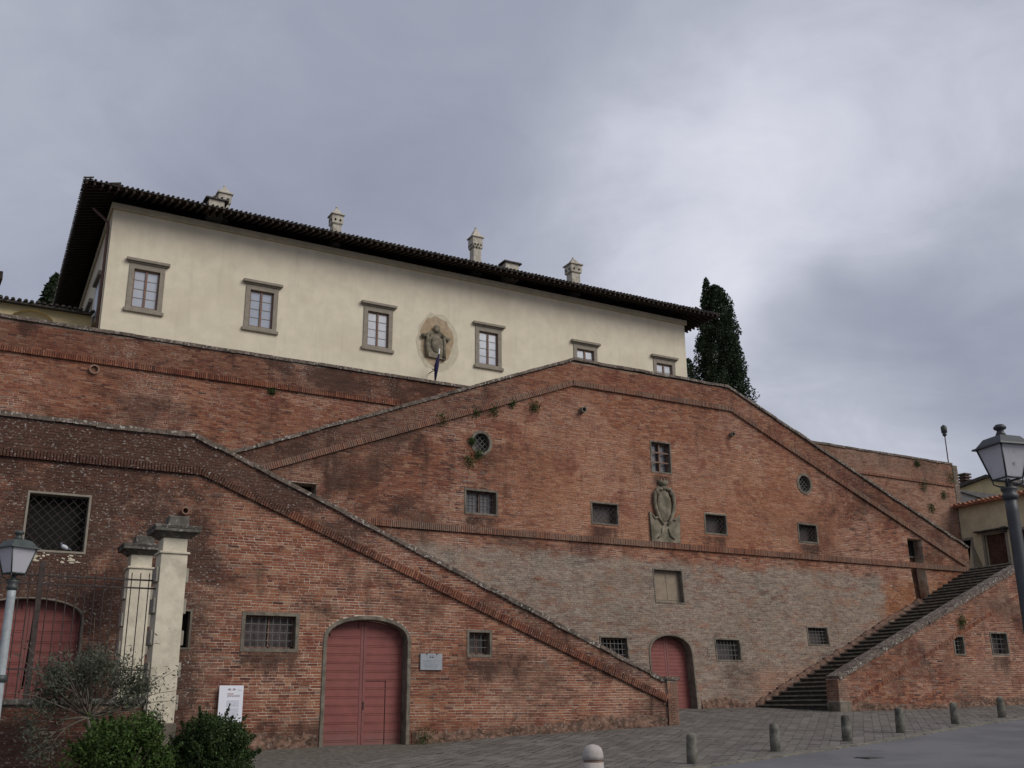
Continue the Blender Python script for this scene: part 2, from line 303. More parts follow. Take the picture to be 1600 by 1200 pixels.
# ------------------------------------------------------------------ object helpers
ROOT = {}
def org(o):
    while o is not None and o.parent is not None: o = o.parent
    return ROOT.get(o.name, (0, 0, 0)) if o is not None else (0, 0, 0)
def tag(o, label=None, cat=None, group=None, kind=None):
    for k, v in (('label', label), ('category', cat), ('group', group), ('kind', kind)):
        if v: o[k] = v
    return o
def thing(name, loc, label, cat, group=None):
    o = bpy.data.objects.new(name, None); COL.objects.link(o); o.location = loc; o.empty_display_size = .3
    ROOT[o.name] = tuple(loc); return tag(o, label, cat, group)
def link(name, me, parent, mats, loc=(0, 0, 0)):
    for x in (mats if isinstance(mats, (list, tuple)) else [mats]): me.materials.append(x)
    o = bpy.data.objects.new(name, me); COL.objects.link(o); o.location = loc
    if parent is not None: o.parent = parent
    return o
class MB:
    def __init__(s): s.v = []; s.f = []; s.mi = []; s.sm = []
    def add(s, vs, fs, mi=0, sm=False):
        n = len(s.v); s.v += [tuple(map(float, q)) for q in vs]; s.f += [tuple(n+i for i in f) for f in fs]; s.mi += [mi]*len(fs); s.sm += [sm]*len(fs); return s
    def hexa(s, vs, mi=0):  # 8 corners: bottom 0-3 ccw, top 4-7
        return s.add(vs, [(3, 2, 1, 0), (4, 5, 6, 7), (0, 1, 5, 4), (1, 2, 6, 5), (2, 3, 7, 6), (3, 0, 4, 7)], mi)
    def box(s, x0, x1, y0, y1, z0, z1, mi=0):
        return s.hexa([(x0, y0, z0), (x1, y0, z0), (x1, y1, z0), (x0, y1, z0), (x0, y0, z1), (x1, y0, z1), (x1, y1, z1), (x0, y1, z1)], mi)
    def frus(s, cx, cy, z0, z1, a0, a1, b0=None, b1=None, rot=0, mi=0):
        b0 = a0 if b0 is None else b0; b1 = a1 if b1 is None else b1; c, q = math.cos(rot), math.sin(rot); vs = []
        for z, a, b in ((z0, a0, b0), (z1, a1, b1)):
            for sx, sy in ((-1, -1), (1, -1), (1, 1), (-1, 1)): vs.append((cx+sx*a*c-sy*b*q, cy+sx*a*q+sy*b*c, z))
        return s.hexa(vs, mi)
    def lathe(s, cx, cy, prof, n=16, mi=0, sm=True):
        vs = [(cx+r*math.cos(2*PI*i/n), cy+r*math.sin(2*PI*i/n), z) for r, z in prof for i in range(n)]
        fs = [(k*n+i, k*n+(i+1) % n, (k+1)*n+(i+1) % n, (k+1)*n+i) for k in range(len(prof)-1) for i in range(n)]
        fs += [tuple(range(n-1, -1, -1)), tuple((len(prof)-1)*n+i for i in range(n))]
        return s.add(vs, fs, mi, sm)
    def tube(s, pts, rad, n=8, mi=0):
        pts = [Vector(p) for p in pts]; rad = rad if isinstance(rad, (list, tuple)) else [rad]*len(pts); vs = []
        for k, p in enumerate(pts):
            d = (pts[min(k+1, len(pts)-1)]-pts[max(k-1, 0)]).normalized(); a = d.orthogonal().normalized() if k == 0 else (a-d*a.dot(d)).normalized(); c = d.cross(a)
            for i in range(n): q = 2*PI*i/n; vs.append(p+(a*math.cos(q)+c*math.sin(q))*rad[k])
        fs = [(k*n+i, k*n+(i+1) % n, (k+1)*n+(i+1) % n, (k+1)*n+i) for k in range(len(pts)-1) for i in range(n)]
        fs += [tuple(range(n-1, -1, -1)), tuple((len(pts)-1)*n+i for i in range(n))]
        return s.add(vs, fs, mi, True)
    def ell(s, c, r, n=14, k=8, mi=0):
        vs = []; fs = []
        for j in range(k+1):
            a = PI*j/k
            for i in range(n): q = 2*PI*i/n; vs.append((c[0]+r[0]*math.sin(a)*math.cos(q), c[1]+r[1]*math.sin(a)*math.sin(q), c[2]+r[2]*math.cos(a)))
        for j in range(k):
            for i in range(n): fs.append((j*n+i, (j+1)*n+i, (j+1)*n+(i+1) % n, j*n+(i+1) % n))
        return s.add(vs, fs, mi, True)
    def build(s, name, mats, parent=None, bev=0):
        o_ = org(parent) if parent is not None else (0, 0, 0)
        me = bpy.data.meshes.new(name); me.from_pydata([(a-o_[0], b-o_[1], c-o_[2]) for a, b, c in s.v], [], s.f)
        me.polygons.foreach_set('material_index', s.mi); me.polygons.foreach_set('use_smooth', s.sm); me.update()
        o = link(name, me, parent, mats)
        if bev:
            md = o.modifiers.new('bevel', 'BEVEL'); md.width = bev; md.segments = 1; md.limit_method = 'ANGLE'
        return o
    def build_top(s, name, mats, base, label, cat, group=None):   # a thing of one mesh, origin at its base
        me = bpy.data.meshes.new(name); me.from_pydata([(a-base[0], b-base[1], c-base[2]) for a, b, c in s.v], [], s.f)
        me.polygons.foreach_set('material_index', s.mi); me.polygons.foreach_set('use_smooth', s.sm); me.update()
        o = link(name, me, None, mats, base); ROOT[o.name] = tuple(base); return tag(o, label, cat, group)

def np_mesh(name, V, F, rnd, mats, parent, kind=None, smooth=False):
    """V (N,3), F (M,k) arrays, rnd per face"""
    o_ = np.array(org(parent)) if parent is not None else np.zeros(3)
    me = bpy.data.meshes.new(name); k = F.shape[1]
    me.vertices.add(len(V)); me.vertices.foreach_set('co', (V-o_).astype(np.float32).ravel())
    me.loops.add(F.size); me.loops.foreach_set('vertex_index', F.astype(np.int32).ravel())
    me.polygons.add(len(F)); me.polygons.foreach_set('loop_start', (np.arange(len(F))*k).astype(np.int32))
    me.update(calc_edges=True); me.validate()
    if rnd is not None:
        a = me.attributes.new('rnd', 'FLOAT', 'FACE'); a.data.foreach_set('value', rnd.astype(np.float32))
    if not smooth: me.shade_flat()
    o = link(name, me, parent, mats)
    if kind: o['kind'] = kind
    return o
BOXF = np.array([(0, 1, 5, 4), (1, 2, 6, 5), (3, 0, 4, 7), (4, 5, 6, 7), (3, 2, 1, 0)])
def np_boxes(C8):   # (N,8,3) -> V,F
    n = len(C8); return C8.reshape(-1, 3), (BOXF[None]+np.arange(n)[:, None, None]*8).reshape(-1, 4)

unit = MB(); unit.box(-.5, .5, -.5, .5, -.5, .5)
def unit_mesh(name, mat):
    me = bpy.data.meshes.new(name); me.from_pydata(unit.v, [], unit.f); me.materials.append(mat); return me

# ------------------------------------------------------------------ ground height
GP = np.array([(0, 0, -1.6), (8.7, 13.3, -1.27), (13.8, 17.6, -1.13), (29, 21.7, -.43), (21, 19.6, -.83), (9, 25.4, -.88), (11, 25.4, -.88), (14.1, 25.4, -.75), (19.4, 25.4, -.56), (26.3, 25.4, -.24), (34.9, 25.4, -.08),
    (23.5, 29.5, -.11), (26, 29.5, -.08), (20.5, 29.5, -.16), (3, 25.4, -1.0), (3, 19, -1.32), (-5, 25, -1.2), (-30, 20, -1.7), (60, 25, .5), (50, 10, -.3), (30, 0, -1.2), (0, -30, -1.6), (-30, -20, -1.6), (60, -30, -1)], float)
_K = np.linalg.norm(GP[:, None, :2]-GP[None, :, :2], axis=2)+np.eye(len(GP))*.6
_A = np.vstack([np.hstack([_K, np.ones((len(GP), 1))]), np.hstack([np.ones(len(GP)), [0]])]); _W = np.linalg.solve(_A, np.append(GP[:, 2], 0))
def gz(x, y):
    x = np.asarray(x, float); y = np.asarray(y, float)
    d = np.sqrt((x[..., None]-GP[:, 0])**2+(y[..., None]-GP[:, 1])**2); r = d@_W[:-1]+_W[-1]
    return float(r) if r.ndim == 0 else r

xs = np.concatenate([np.arange(-300, -20, 20), np.arange(-20, 60, .8), np.arange(60, 400, 20)]); ys = np.concatenate([np.arange(-200, -10, 15), np.arange(-10, 31, .8), [31, 34, 60, 200, 400]])
XX, YY = np.meshgrid(xs, ys); ZZ = gz(np.clip(XX, -30, 60), np.clip(YY, -30, 31))
V = np.stack([XX, YY, ZZ], -1).reshape(-1, 3); nx = len(xs); ii = np.arange(len(ys)-1)[:, None]*nx+np.arange(nx-1)[None]
F = np.stack([ii, ii+1, ii+nx+1, ii+nx], -1).reshape(-1, 4)
o = np_mesh('asphalt_road', V, F, None, M['asphalt'], None, 'structure', True)

# paving between the road edge and the walls
ED0, ED1 = np.array([13.8, 17.2]), np.array([29.0, 21.3]); edir = (ED1-ED0)/np.linalg.norm(ED1-ED0); enrm = np.array([-edir[1], edir[0]])
def paved(x, y):
    s = (x-ED0[0])*enrm[0]+(y-ED0[1])*enrm[1]
    top = np.where((x > 19.5) & (x < 26.3), 29.65, 25.6)
    return (s > 0) & (y < top) & (x > 3) & (x < 46)
root = thing('stone_paving', (18, 22, gz(18, 22)), None, None); root['kind'] = 'structure'
az = math.radians(47); da = np.array([math.sin(az), math.cos(az)]); db = np.array([math.cos(az), -math.sin(az)])
slabs = []; bb = -10
while bb < 45:
    wd = random.uniform(.19, .30); a = -5+random.random()
    while a < 60:
        ln = random.uniform(.3, .68); c = da*(a+ln/2)+db*(bb+wd/2)
        if paved(c[0], c[1]): slabs.append((a, a+ln-.009, bb, bb+wd-.009))
        a += ln
    bb += wd
S = np.array(slabs); n = len(S)
P = np.zeros((n, 8, 3))
for k, (ia, ib) in enumerate(((0, 2), (1, 2), (1, 3), (0, 3))):
    xy = S[:, ia][:, None]*da+S[:, ib][:, None]*db; z = gz(xy[:, 0], xy[:, 1])
    P[:, k, :2] = xy; P[:, k, 2] = z-.02; P[:, k+4, :2] = xy; P[:, k+4, 2] = z+.018+RS.uniform(-.006, .006, n)
dist = np.linalg.norm(P[:, 0], axis=1)
pr = np.array([project(*q) for q in P[:, 4]]); vis = (pr[:, 0] > 400) & (pr[:, 0] < 1600) & (pr[:, 1] < 1205)
order = np.argsort(dist+np.where(vis, 0, 500)); pick = order[:290]; rest = order[290:]
Vb, Fb = np_boxes(P[rest]); np_mesh('paving_slabs', Vb, Fb, np.repeat(RS.uniform(0, 1, len(rest)), 5), M['paving'], root, 'stuff')
for i in pick:
    Vb, Fb = np_boxes(P[i:i+1]); c = Vb.mean(0); me_o = np_mesh('paving_slab', Vb, Fb, np.full(5, RS.uniform(.001, 1)), M['paving'], root)
bed = MB()
for x0 in np.arange(3, 46, 1.):
    for y0 in np.arange(14, 30, 1.):
        if paved(x0+.5, y0+.5) and paved(x0+.5, y0-.2): bed.add([(x, y, gz(x, y)+.006) for x, y in ((x0, y0), (x0+1, y0), (x0+1, y0+1), (x0, y0+1))], [(0, 1, 2, 3)])
bed.build('paving_bed', M['bed'], root)
kl = -9.
while kl < 30:
    L = random.uniform(.7, 1.1); q = [ED0+edir*kl-enrm*.16, ED0+edir*(kl+L-.015)-enrm*.16, ED0+edir*(kl+L-.015)+enrm*.06, ED0+edir*kl+enrm*.06]
    mb = MB(); mb.hexa([(a[0], a[1], gz(*a)-.03) for a in q]+[(a[0], a[1], gz(*a)+.028) for a in q]); mb.build('kerb_stone', M['step'], root); kl += L

for (x, y, w_, l_, lab) in ((17.5, 16.4, .22, .2, 'dark square manhole cover in the asphalt'), (30.5, 19.0, .22, .22, 'dark manhole cover near the right edge')):
    z = gz(x, y); mb = MB(); mb.box(x-w_, x+w_, y-l_, y+l_, z-.05, z+.012)
    for k in range(5): mb.box(x-w_*.8, x+w_*.8, y-l_*.8+k*l_*.4-.02, y-l_*.8+k*l_*.4+.02, z+.012, z+.018)
    mb.build_top('manhole_cover', M['bed_dark'], (x, y, z-.05), lab, 'manhole cover')
# ------------------------------------------------------------------ wall toolkit
def arch_pts(x0, x1, z0, zs, zt, n=14):      # door outline, spring zs, crown zt
    c = (x0+x1)/2; a = (x1-x0)/2
    return [(x0, z0), (x1, z0)]+[(c+a*math.cos(PI*i/n), zs+(zt-zs)*math.sin(PI*i/n)**.8) for i in range(0, n+1)]
def circ_pts(cx, cz, rx, rz, n=20): return [(cx+rx*math.cos(2*PI*i/n), cz+rz*math.sin(2*PI*i/n)) for i in range(n)]
def rect_pts(x0, x1, z0, z1): return [(x0, z0), (x1, z0), (x1, z1), (x0, z1)]
def grow(pts, e=.014):
    cx = sum(p[0] for p in pts)/len(pts); cz = sum(p[1] for p in pts)/len(pts)
    return [(x+(e if x > cx else -e), z+(e if z > cz else -e)) for x, z in pts]
class Wall:
    def __init__(s, root, yf, kind): s.root = root; s.yf = yf; s.kind = kind; s.slabholes = []; s.brickholes = []
    def P(s, x, z, d): return (x, s.yf(z)-d, z)
    def box(s, mb, x0, x1, z0, z1, d0, d1, mi=0):      # d outwards; d0<d1
        return mb.hexa([s.P(x0, z0, d1), s.P(x1, z0, d1), s.P(x1, z0, d0), s.P(x0, z0, d0), s.P(x0, z1, d1), s.P(x1, z1, d1), s.P(x1, z1, d0), s.P(x0, z1, d0)], mi)
    def prism(s, mb, pts, d0, d1, mi=0):
        n = len(pts); vs = [s.P(x, z, d1) for x, z in pts]+[s.P(x, z, d0) for x, z in pts]
        tri = tessellate_polygon([[Vector((x, z, 0)) for x, z in pts]]); fs = [tuple(t_) for t_ in tri]+[tuple(i+n for i in reversed(t_)) for t_ in tri]
        fs += [(i, (i+1) % n, (i+1) % n+n, i+n) for i in range(n)]
        return mb.add(vs, fs, mi)
    def ring(s, mb, inner, outer, d0, d1, mi=0, closed=True, thick_in=None):
        n = len(inner); di = d0 if thick_in is None else thick_in
        vs = [s.P(x, z, d1) for x, z in inner]+[s.P(x, z, d1) for x, z in outer]+[s.P(x, z, di) for x, z in inner]+[s.P(x, z, d0) for x, z in outer]
        fs = []
        for i in range(n if closed else n-1):
            j = (i+1) % n; fs += [(i, j, n+j, n+i), (2*n+i, 2*n+j, j, i), (n+i, n+j, 3*n+j, 3*n+i)]
        return mb.add(vs, fs, mi)
    def slab(s, outline, thick, name='wall_core', parent=None, mat=None, d=-.002):
        loops = [outline]+s.slabholes; vs = []; 
        for lp in loops: vs += lp
        tri = tessellate_polygon([[Vector((x, z, 0)) for x, z in lp] for lp in loops]); mb = MB(); n = len(vs)
        V = [s.P(x, z, d) for x, z in vs]+[(x, s.yf(20)+thick, z) for x, z in vs]
        fs = [tuple(t_) for t_ in tri]+[tuple(i+n for i in reversed(t_)) for t_ in tri]; k = 0
        for lp in loops:
            m_ = len(lp); fs += [(k+i, k+(i+1) % m_, n+k+(i+1) % m_, n+k+i) for i in range(m_)]; k += m_
        if s.kind != 'central': mb.add(V, fs); return mb.build(name, mat or M['mortar_'+s.kind], parent or s.root)
        import bmesh                 # the battered wall bends at its string course: cut the sheet there before leaning it
        bm = bmesh.new(); bv = [bm.verts.new((x, 0, z)) for x, z in vs]+[bm.verts.new((x, 1, z)) for x, z in vs]
        for f_ in fs:
            try: bm.faces.new([bv[i] for i in f_])
            except ValueError: pass
        bmesh.ops.bisect_plane(bm, geom=bm.verts[:]+bm.edges[:]+bm.faces[:], plane_co=(0, 0, 5.38), plane_no=(0, 0, 1))
        bm.verts.index_update(); V = [s.P(v_.co.x, v_.co.z, d) if v_.co.y < .5 else (v_.co.x, s.yf(20)+thick, v_.co.z) for v_ in bm.verts]; fs = [tuple(v_.index for v_ in f_.verts) for f_ in bm.faces]; bm.free()
        mb.add(V, fs); return mb.build(name, mat or M['mortar_'+s.kind], parent or s.root)
    def bricks(s, outline, course=.066, nind=300, lo=0., seed=1, prefer=None, joint=.0145):
        loops = [outline]+s.brickholes; rs = random.Random(seed); rows = []
        z0 = min(z for x, z in outline); z1 = max(z for x, z in outline); k = 0; z = z0
        while z+course < z1:
            zc = z+course/2; cr = []
            for lp in loops:
                for i in range(len(lp)):
                    (xa, za), (xb, zb) = lp[i], lp[(i+1) % len(lp)]
                    if (za <= zc) != (zb <= zc): cr.append(xa+(xb-xa)*(zc-za)/(zb-za))
            cr.sort()
            for a, b_ in zip(cr[0::2], cr[1::2]):
                x = a+.003; first = True
                while x < b_-.03:
                    L = rs.choice((.275, .27, .28, .135, .14, .2)) if not first else rs.uniform(.07, .27); first = False
                    e = min(x+L, b_-.003)
                    if b_-.003-e < .05: e = b_-.003
                    rows.append((x+joint/2, e-joint/2, z+joint/2, z+course-joint/2)); x = e
            z += course*rs.uniform(.96, 1.04); k += 1
        R = np.array(rows); n = len(R); rr = np.random.RandomState(seed)
        R[:, 2:] += (.012*np.sin(R[:, :1]*.7+R[:, 2:3]*.3)+rr.uniform(-.0025, .0025, (n, 1)))
        proud = rr.uniform(.0015, .009, n)+np.where(rr.rand(n) < .03, .008, 0)
        rnd = np.clip(rr.beta(2.2, 2.0, n), .001, 1)
        yc = np.array([s.yf(z) for z in (R[:, 2]+R[:, 3])/2])-proud; yb = yc+.05
        yl0 = np.array([s.yf(z) for z in R[:, 2]])-proud; yl1 = np.array([s.yf(z) for z in R[:, 3]])-proud
        C = np.zeros((n, 8, 3))
        for j, (xi, zi, yy) in enumerate(((0, 2, yl0), (1, 2, yl0), (1, 2, yb), (0, 2, yb), (0, 3, yl1), (1, 3, yl1), (1, 3, yb), (0, 3, yb))):
            C[:, j, 0] = R[:, xi]; C[:, j, 1] = yy; C[:, j, 2] = R[:, zi]
        pick = np.array([], int)
        if nind:
            cx = (R[:, 0]+R[:, 1])/2; cz = (R[:, 2]+R[:, 3])/2; pp = np.array([project(a, y_, c_) for a, y_, c_ in zip(cx, yc, cz)])
            ok = (pp[:, 0] > 5) & (pp[:, 0] < 1595) & (pp[:, 1] > 0) & (pp[:, 1] < 1190)
            if prefer: ok &= np.array([prefer(a, c_) for a, c_ in zip(cx, cz)])
            score = (R[:, 1]-R[:, 0])/pp[:, 2]**2*ok; pick = np.argsort(-score)[:nind]; pick = pick[score[pick] > 0]
            me = unit_mesh('brick', M['brick_'+s.kind]); og = org(s.root)
            for i in pick:
                o = bpy.data.objects.new('brick', me); COL.objects.link(o); o.parent = s.root
                o.location = (cx[i]-og[0], yc[i]+.025-og[1], cz[i]-og[2]); o.scale = (R[i, 1]-R[i, 0], .05, R[i, 3]-R[i, 2])
        keep = np.setdiff1d(np.arange(n), pick); Vb, Fb = np_boxes(C[keep])
        np_mesh('brickwork', Vb, Fb, np.repeat(rnd[keep], 5), M['brick_'+s.kind], s.root, 'stuff'); return n
    def string(s, line, h=.2, d=.055, name='string_course', seed=3):      # band of bricks on edge along a polyline (bottom edge given)
        rr = random.Random(seed); C = []
        for (xa, za), (xb, zb) in zip(line[:-1], line[1:]):
            L = math.hypot(xb-xa, zb-za); ux, uz = (xb-xa)/L, (zb-za)/L; nx_, nz_ = -uz, ux; k = 0
            while k < L-.03:
                w_ = min(.062, L-k); dd = d+rr.uniform(-.008, .01); x, z = xa+ux*k, za+uz*k
                q = [(x, z), (x+ux*w_*.86, z+uz*w_*.86), (x+ux*w_*.86+nx_*h, z+uz*w_*.86+nz_*h), (x+nx_*h, z+nz_*h)]
                C.append([s.P(*q[0], dd), s.P(*q[1], dd), s.P(*q[1], -.03), s.P(*q[0], -.03), s.P(*q[3], dd), s.P(*q[2], dd), s.P(*q[2], -.03), s.P(*q[3], -.03)]); k += .07
        C = np.array(C); Vb, Fb = np_boxes(C)
        return np_mesh(name, Vb, Fb, np.repeat(np.clip(RS.beta(2.2, 2, len(C)), .001, 1)*.8, 5), M['brick_edge' if s.kind == 'central' else 'brick_'+s.kind], s.root, 'stuff')
    def bed(s, line, h, d):       # mortar bed behind the string
        mb = MB()
        for (xa, za), (xb, zb) in zip(line[:-1], line[1:]):
            L = math.hypot(xb-xa, zb-za); ux, uz = (xb-xa)/L, (zb-za)/L; nx_, nz_ = -uz*h, ux*h; q = [(xa, za), (xb, zb), (xb+nx_, zb+nz_), (xa+nx_, za+nz_)]
            mb.hexa([s.P(*q[0], d), s.P(*q[1], d), s.P(*q[1], -.03), s.P(*q[0], -.03), s.P(*q[3], d), s.P(*q[2], d), s.P(*q[2], -.03), s.P(*q[3], -.03)])
        return mb.build('string_bed', M['mortar_'+s.kind], s.root)
    def coping(s, line, thick, h=.11, d=.07, seed=5, step=.5, mat='coping'):   # top edge given
        rr = random.Random(seed); yb = s.yf(20)+thick
        for (xa, za), (xb, zb) in zip(line[:-1], line[1:]):
            L = math.hypot(xb-xa, zb-za); ux, uz = (xb-xa)/L, (zb-za)/L; nx_, nz_ = uz*h, -ux*h; k = 0
            while k < L-.02:
                w_ = min(rr.uniform(step*.8, step*1.25), L-k)
                if L-k-w_ < .15: w_ = L-k
                dd = d+rr.uniform(-.015, .015); j = rr.uniform(-.010, .010); hh = rr.uniform(.9, 1.12); x, z = xa+ux*k, za+uz*k+j; x2, z2 = xa+ux*(k+w_-.008), za+uz*(k+w_-.008)+j+rr.uniform(-.006, .006); y0 = s.yf(z)-dd
                q = [(x+nx_*hh, z+nz_*hh), (x2+nx_*hh, z2+nz_*hh), (x2, z2), (x, z)]
                mb = MB(); mb.hexa([(q[0][0], y0, q[0][1]), (q[1][0], y0, q[1][1]), (q[1][0], yb+.06, q[1][1]), (q[0][0], yb+.06, q[0][1]), (q[3][0], y0, q[3][1]), (q[2][0], y0, q[2][1]), (q[2][0], yb+.06, q[2][1]), (q[3][0], yb+.06, q[3][1])])
                mb.build('coping_stone', M[mat], s.root); k += w_
    def bar(s, mb, p, q, w_, d0, d1):
        L = math.hypot(q[0]-p[0], q[1]-p[1]); 
        if L < 1e-4: return
        nx_, nz_ = -(q[1]-p[1])/L*w_/2, (q[0]-p[0])/L*w_/2; c = [(p[0]-nx_, p[1]-nz_), (q[0]-nx_, q[1]-nz_), (q[0]+nx_, q[1]+nz_), (p[0]+nx_, p[1]+nz_)]
        mb.hexa([s.P(*c[0], d1), s.P(*c[1], d1), s.P(*c[1], d0), s.P(*c[0], d0), s.P(*c[3], d1), s.P(*c[2], d1), s.P(*c[2], d0), s.P(*c[3], d0)])
    def window(s, x0, x1, z0, z1, fw=.07, kind='grid', nx=4, nz=4, back='brownpane', depth=.3, mat='stone', bar=.016, gmat='irongrey', fd=.02, inner=True, name='window'):
        s.slabholes.append(grow(rect_pts(x0, x1, z0, z1))); s.brickholes.append(rect_pts(x0-fw, x1+fw, z0-fw, z1+fw))
        mb = MB(); s.box(mb, x0-.02, x1+.02, z0-.02, z1+.02, -depth-.04, -depth); wdw = mb.build(name, M[back], s.root)
        mb = MB(); s.ring(mb, rect_pts(x0, x1, z0, z1), rect_pts(x0-fw, x1+fw, z0-fw, z1+fw), -.05, fd, thick_in=-depth)
        mb.build('frame', M[mat], wdw, .006)
        g = MB(); dp = .10
        if kind == 'grid':
            for i in range(1, nx): x = x0+(x1-x0)*i/nx; s.bar(g, (x, z0), (x, z1), bar, -dp-bar, -dp)
            for i in range(1, nz): z = z0+(z1-z0)*i/nz; s.bar(g, (x0, z), (x1, z), bar, -dp, -dp+bar*.7)
        elif kind == 'lattice':
            w_, h_ = x1-x0, z1-z0; stp = w_/nx
            for sg in (1, -1):
                k = -int(h_/stp)-2
                while k*stp < w_+h_+stp:
                    if sg > 0: a, b_ = (x0+k*stp, z0), (x0+k*stp+h_, z1)
                    else: a, b_ = (x0+k*stp, z0), (x0+k*stp-h_, z1)
                    t0, t1 = 0., 1.; dx = b_[0]-a[0]
                    ta, tb = sorted(((x0-a[0])/dx, (x1-a[0])/dx)); t0, t1 = max(t0, ta), min(t1, tb)
                    if t1 > t0+.02: s.bar(g, (a[0]+dx*t0, z0+h_*t0), (a[0]+dx*t1, z0+h_*t1), bar, -dp-(bar if sg > 0 else 0), -dp+(0 if sg > 0 else bar*.7))
                    k += 1
        g.build('grille', M[gmat], wdw)
        if inner:      # casement behind the bars
            c = MB(); dd = depth-.05; xm = (x0+x1)/2
            for a, b_ in (((x0+.03, z0), (x0+.03, z1)), ((x1-.03, z0), (x1-.03, z1)), ((xm, z0), (xm, z1)), ((x0, z0+.03), (x1, z0+.03)), ((x0, z1-.03), (x1, z1-.03))): s.bar(c, a, b_, .035, -dd-.03, -dd)
            c.build('casement', M['winwood'], wdw)
        return wdw
    def gate(s, x0, x1, z0, zs, zt, fw=.1, depth=.28, nb=14, wicket=False, split=.5, label=None):
        inn = arch_pts(x0, x1, z0, zs, zt); outp = arch_pts(x0-fw, x1+fw, z0-.001, zs, zt+fw)
        s.slabholes.append(grow(inn, .02)); s.brickholes.append(outp); c, a = (x0+x1)/2, (x1-x0)/2
        mb = MB(); s.prism(mb, inn, -depth-.08, -depth-.03); dr = mb.build('door', M['redfr'], s.root)
        if label: dr['label'] = label
        mb = MB(); s.ring(mb, inn[1:]+inn[:1], outp[1:]+outp[:1], -.05, .03, closed=False, thick_in=-depth); mb.build('frame', M['stone'], dr, .01)
        def hw(z):
            if z <= zs: return a
            q = min(1., (z-zs)/(zt-zs))**(1/.8); return a*math.cos(math.asin(q))
        me = []; ms = x0+(x1-x0)*split
        h = (zt-z0)/nb
        for k in range(nb):
            za, zb = z0+k*h+.004, z0+(k+1)*h-.004; w_ = hw(zb)-.01
            if w_ < .12: continue
            for l, r in ((c-w_, ms-.085), (ms+.075, c+w_)):
                if r-l < .04: continue
                b_ = MB(); s.box(b_, l, r, za, zb, -depth-.03, -depth+.004); s.box(b_, l, r, zb-.030, zb-.012, -depth+.004, -depth+.014)
                b_.build('board', M['red'], dr)
        b_ = MB(); s.box(b_, ms-.08, ms-.002, z0, zt-.03, -depth-.03, -depth+.012); s.box(b_, ms+.004, ms+.07, z0, zt-.03, -depth-.03, -depth+.022); b_.build('stile', M['redfr'], dr)
        if wicket:
            b_ = MB(); zt2 = z0+(zt-z0)*.52; s.box(b_, ms+.07, ms+.62, zt2, zt2+.012, -depth, -depth+.018); s.box(b_, ms+.62, ms+.632, z0, zt2+.012, -depth, -depth+.018); b_.build('wicket_edge', M['dark'], dr)
            b_ = MB(); s.box(b_, ms+.02, ms+.05, z0+(zt-z0)*.30, z0+(zt-z0)*.36, -depth+.02, -depth+.04); b_.build('handle', M['iron'], dr)
        return dr
    def footing(s, x0, x1, h=.42, top=.012, base=.07, seed=2, yg=None):
        rr = np.random.RandomState(seed); xs_ = np.arange(x0, x1+.01, .07); nz_ = 9; g = gz(xs_, np.full(len(xs_), s.yf(0)-.1)); V = []
        crest = h*(1+.25*np.sin(xs_*.9+seed)+.14*np.sin(xs_*3.1))+rr.uniform(-.05, .05, len(xs_))
        for j in range(nz_):
            f = j/(nz_-1)
            for x, g_, ch in zip(xs_, g, crest):
                z = g_-.12+(ch+.12)*f; d = base*(1-f)+top*f+rr.uniform(-.018, .02)*(1 if 0 < j < nz_-1 else .3)+.012*math.sin(x*2.3+j)
                V.append((x, s.yf(z)-max(d, .013 if f < 1 else -.01), z))
        for x, g_, ch in zip(xs_, g, crest): V.append((x, s.yf(0)+.1, g_+ch))
        m_ = len(xs_); ii = np.arange(nz_)[:, None]*m_+np.arange(m_-1)[None]; F = np.stack([ii, ii+1, ii+m_+1, ii+m_], -1).reshape(-1, 4)
        return np_mesh('crumbling_footing', np.array(V), F, None, M['rubble'], s.root)
    def spout(s, x, z, mat='terracotta', r=.09, L=.22):
        mb = MB(); n = 14; y = s.yf(z)
        vs = [(x+q*math.cos(2*PI*i/n), y-d, z+q*math.sin(2*PI*i/n)) for q, d in ((r, -.05), (r, L), (r*.7, L), (r*.7, -.05)) for i in range(n)]
        fs = [(k*n+i, k*n+(i+1) % n, (k+1)*n+(i+1) % n, (k+1)*n+i) for k in range(3) for i in range(n)]+[tuple(3*n+i for i in range(n))]
        mb.add(vs, fs); return mb.build('drain_spout', M[mat], s.root)

# ------------------------------------------------------------------ 1 front wall of the left ramp
r = thing('ramp_wall', (10, 25.5, gz(10, 25.4)), 'long dark red brick wall of the left ramp with arched red gates, flat top at left then sloping down to a small pier', 'brick wall')
W = Wall(r, lambda z: 25.5, 'front')
W.window(1.72, 2.98, 3.46, 4.72, .05, 'lattice', 6, 1, 'dark', .3, 'pietra', .010, 'iron', inner=False)
a, b = aY(384, 961, 25.5), aY(460, 1014, 25.5); W.window(a[0], b[0], b[2], a[2], .09, 'grid', 7, 4, 'brownpane', .22, bar=.017)
a, b = aY(733, 988, 25.5), aY(765, 1023, 25.5); W.window(a[0], b[0], b[2], a[2], .07, 'grid', 3, 3, 'brownpane', .25, bar=.016)
a, b = aY(284, 955, 25.5), aY(293, 1012, 25.5); W.window(a[0]-.12, b[0], b[2], a[2], .05, 'none', 3, 3, 'dark', .25, inner=False)
W.gate(8.86, 11.03, -.95, 1.62, 2.17, .10, .30, 15, True, .5, 'big double gate of red horizontal boards with a wicket')
a, b = aY(-6, 1085, 25.5), aY(135, 960, 25.5); W.gate(.96, 3.12, -1.0, b[2]-.15, aY(62, 936, 25.5)[2], .04, .25, 15, False, .5, 'red boarded gate seen through the railing')
outl = [(-3, -1.7), (19.25, -1.7), (19.25, .64), (5.3, 6.40), (-3, 6.42)]
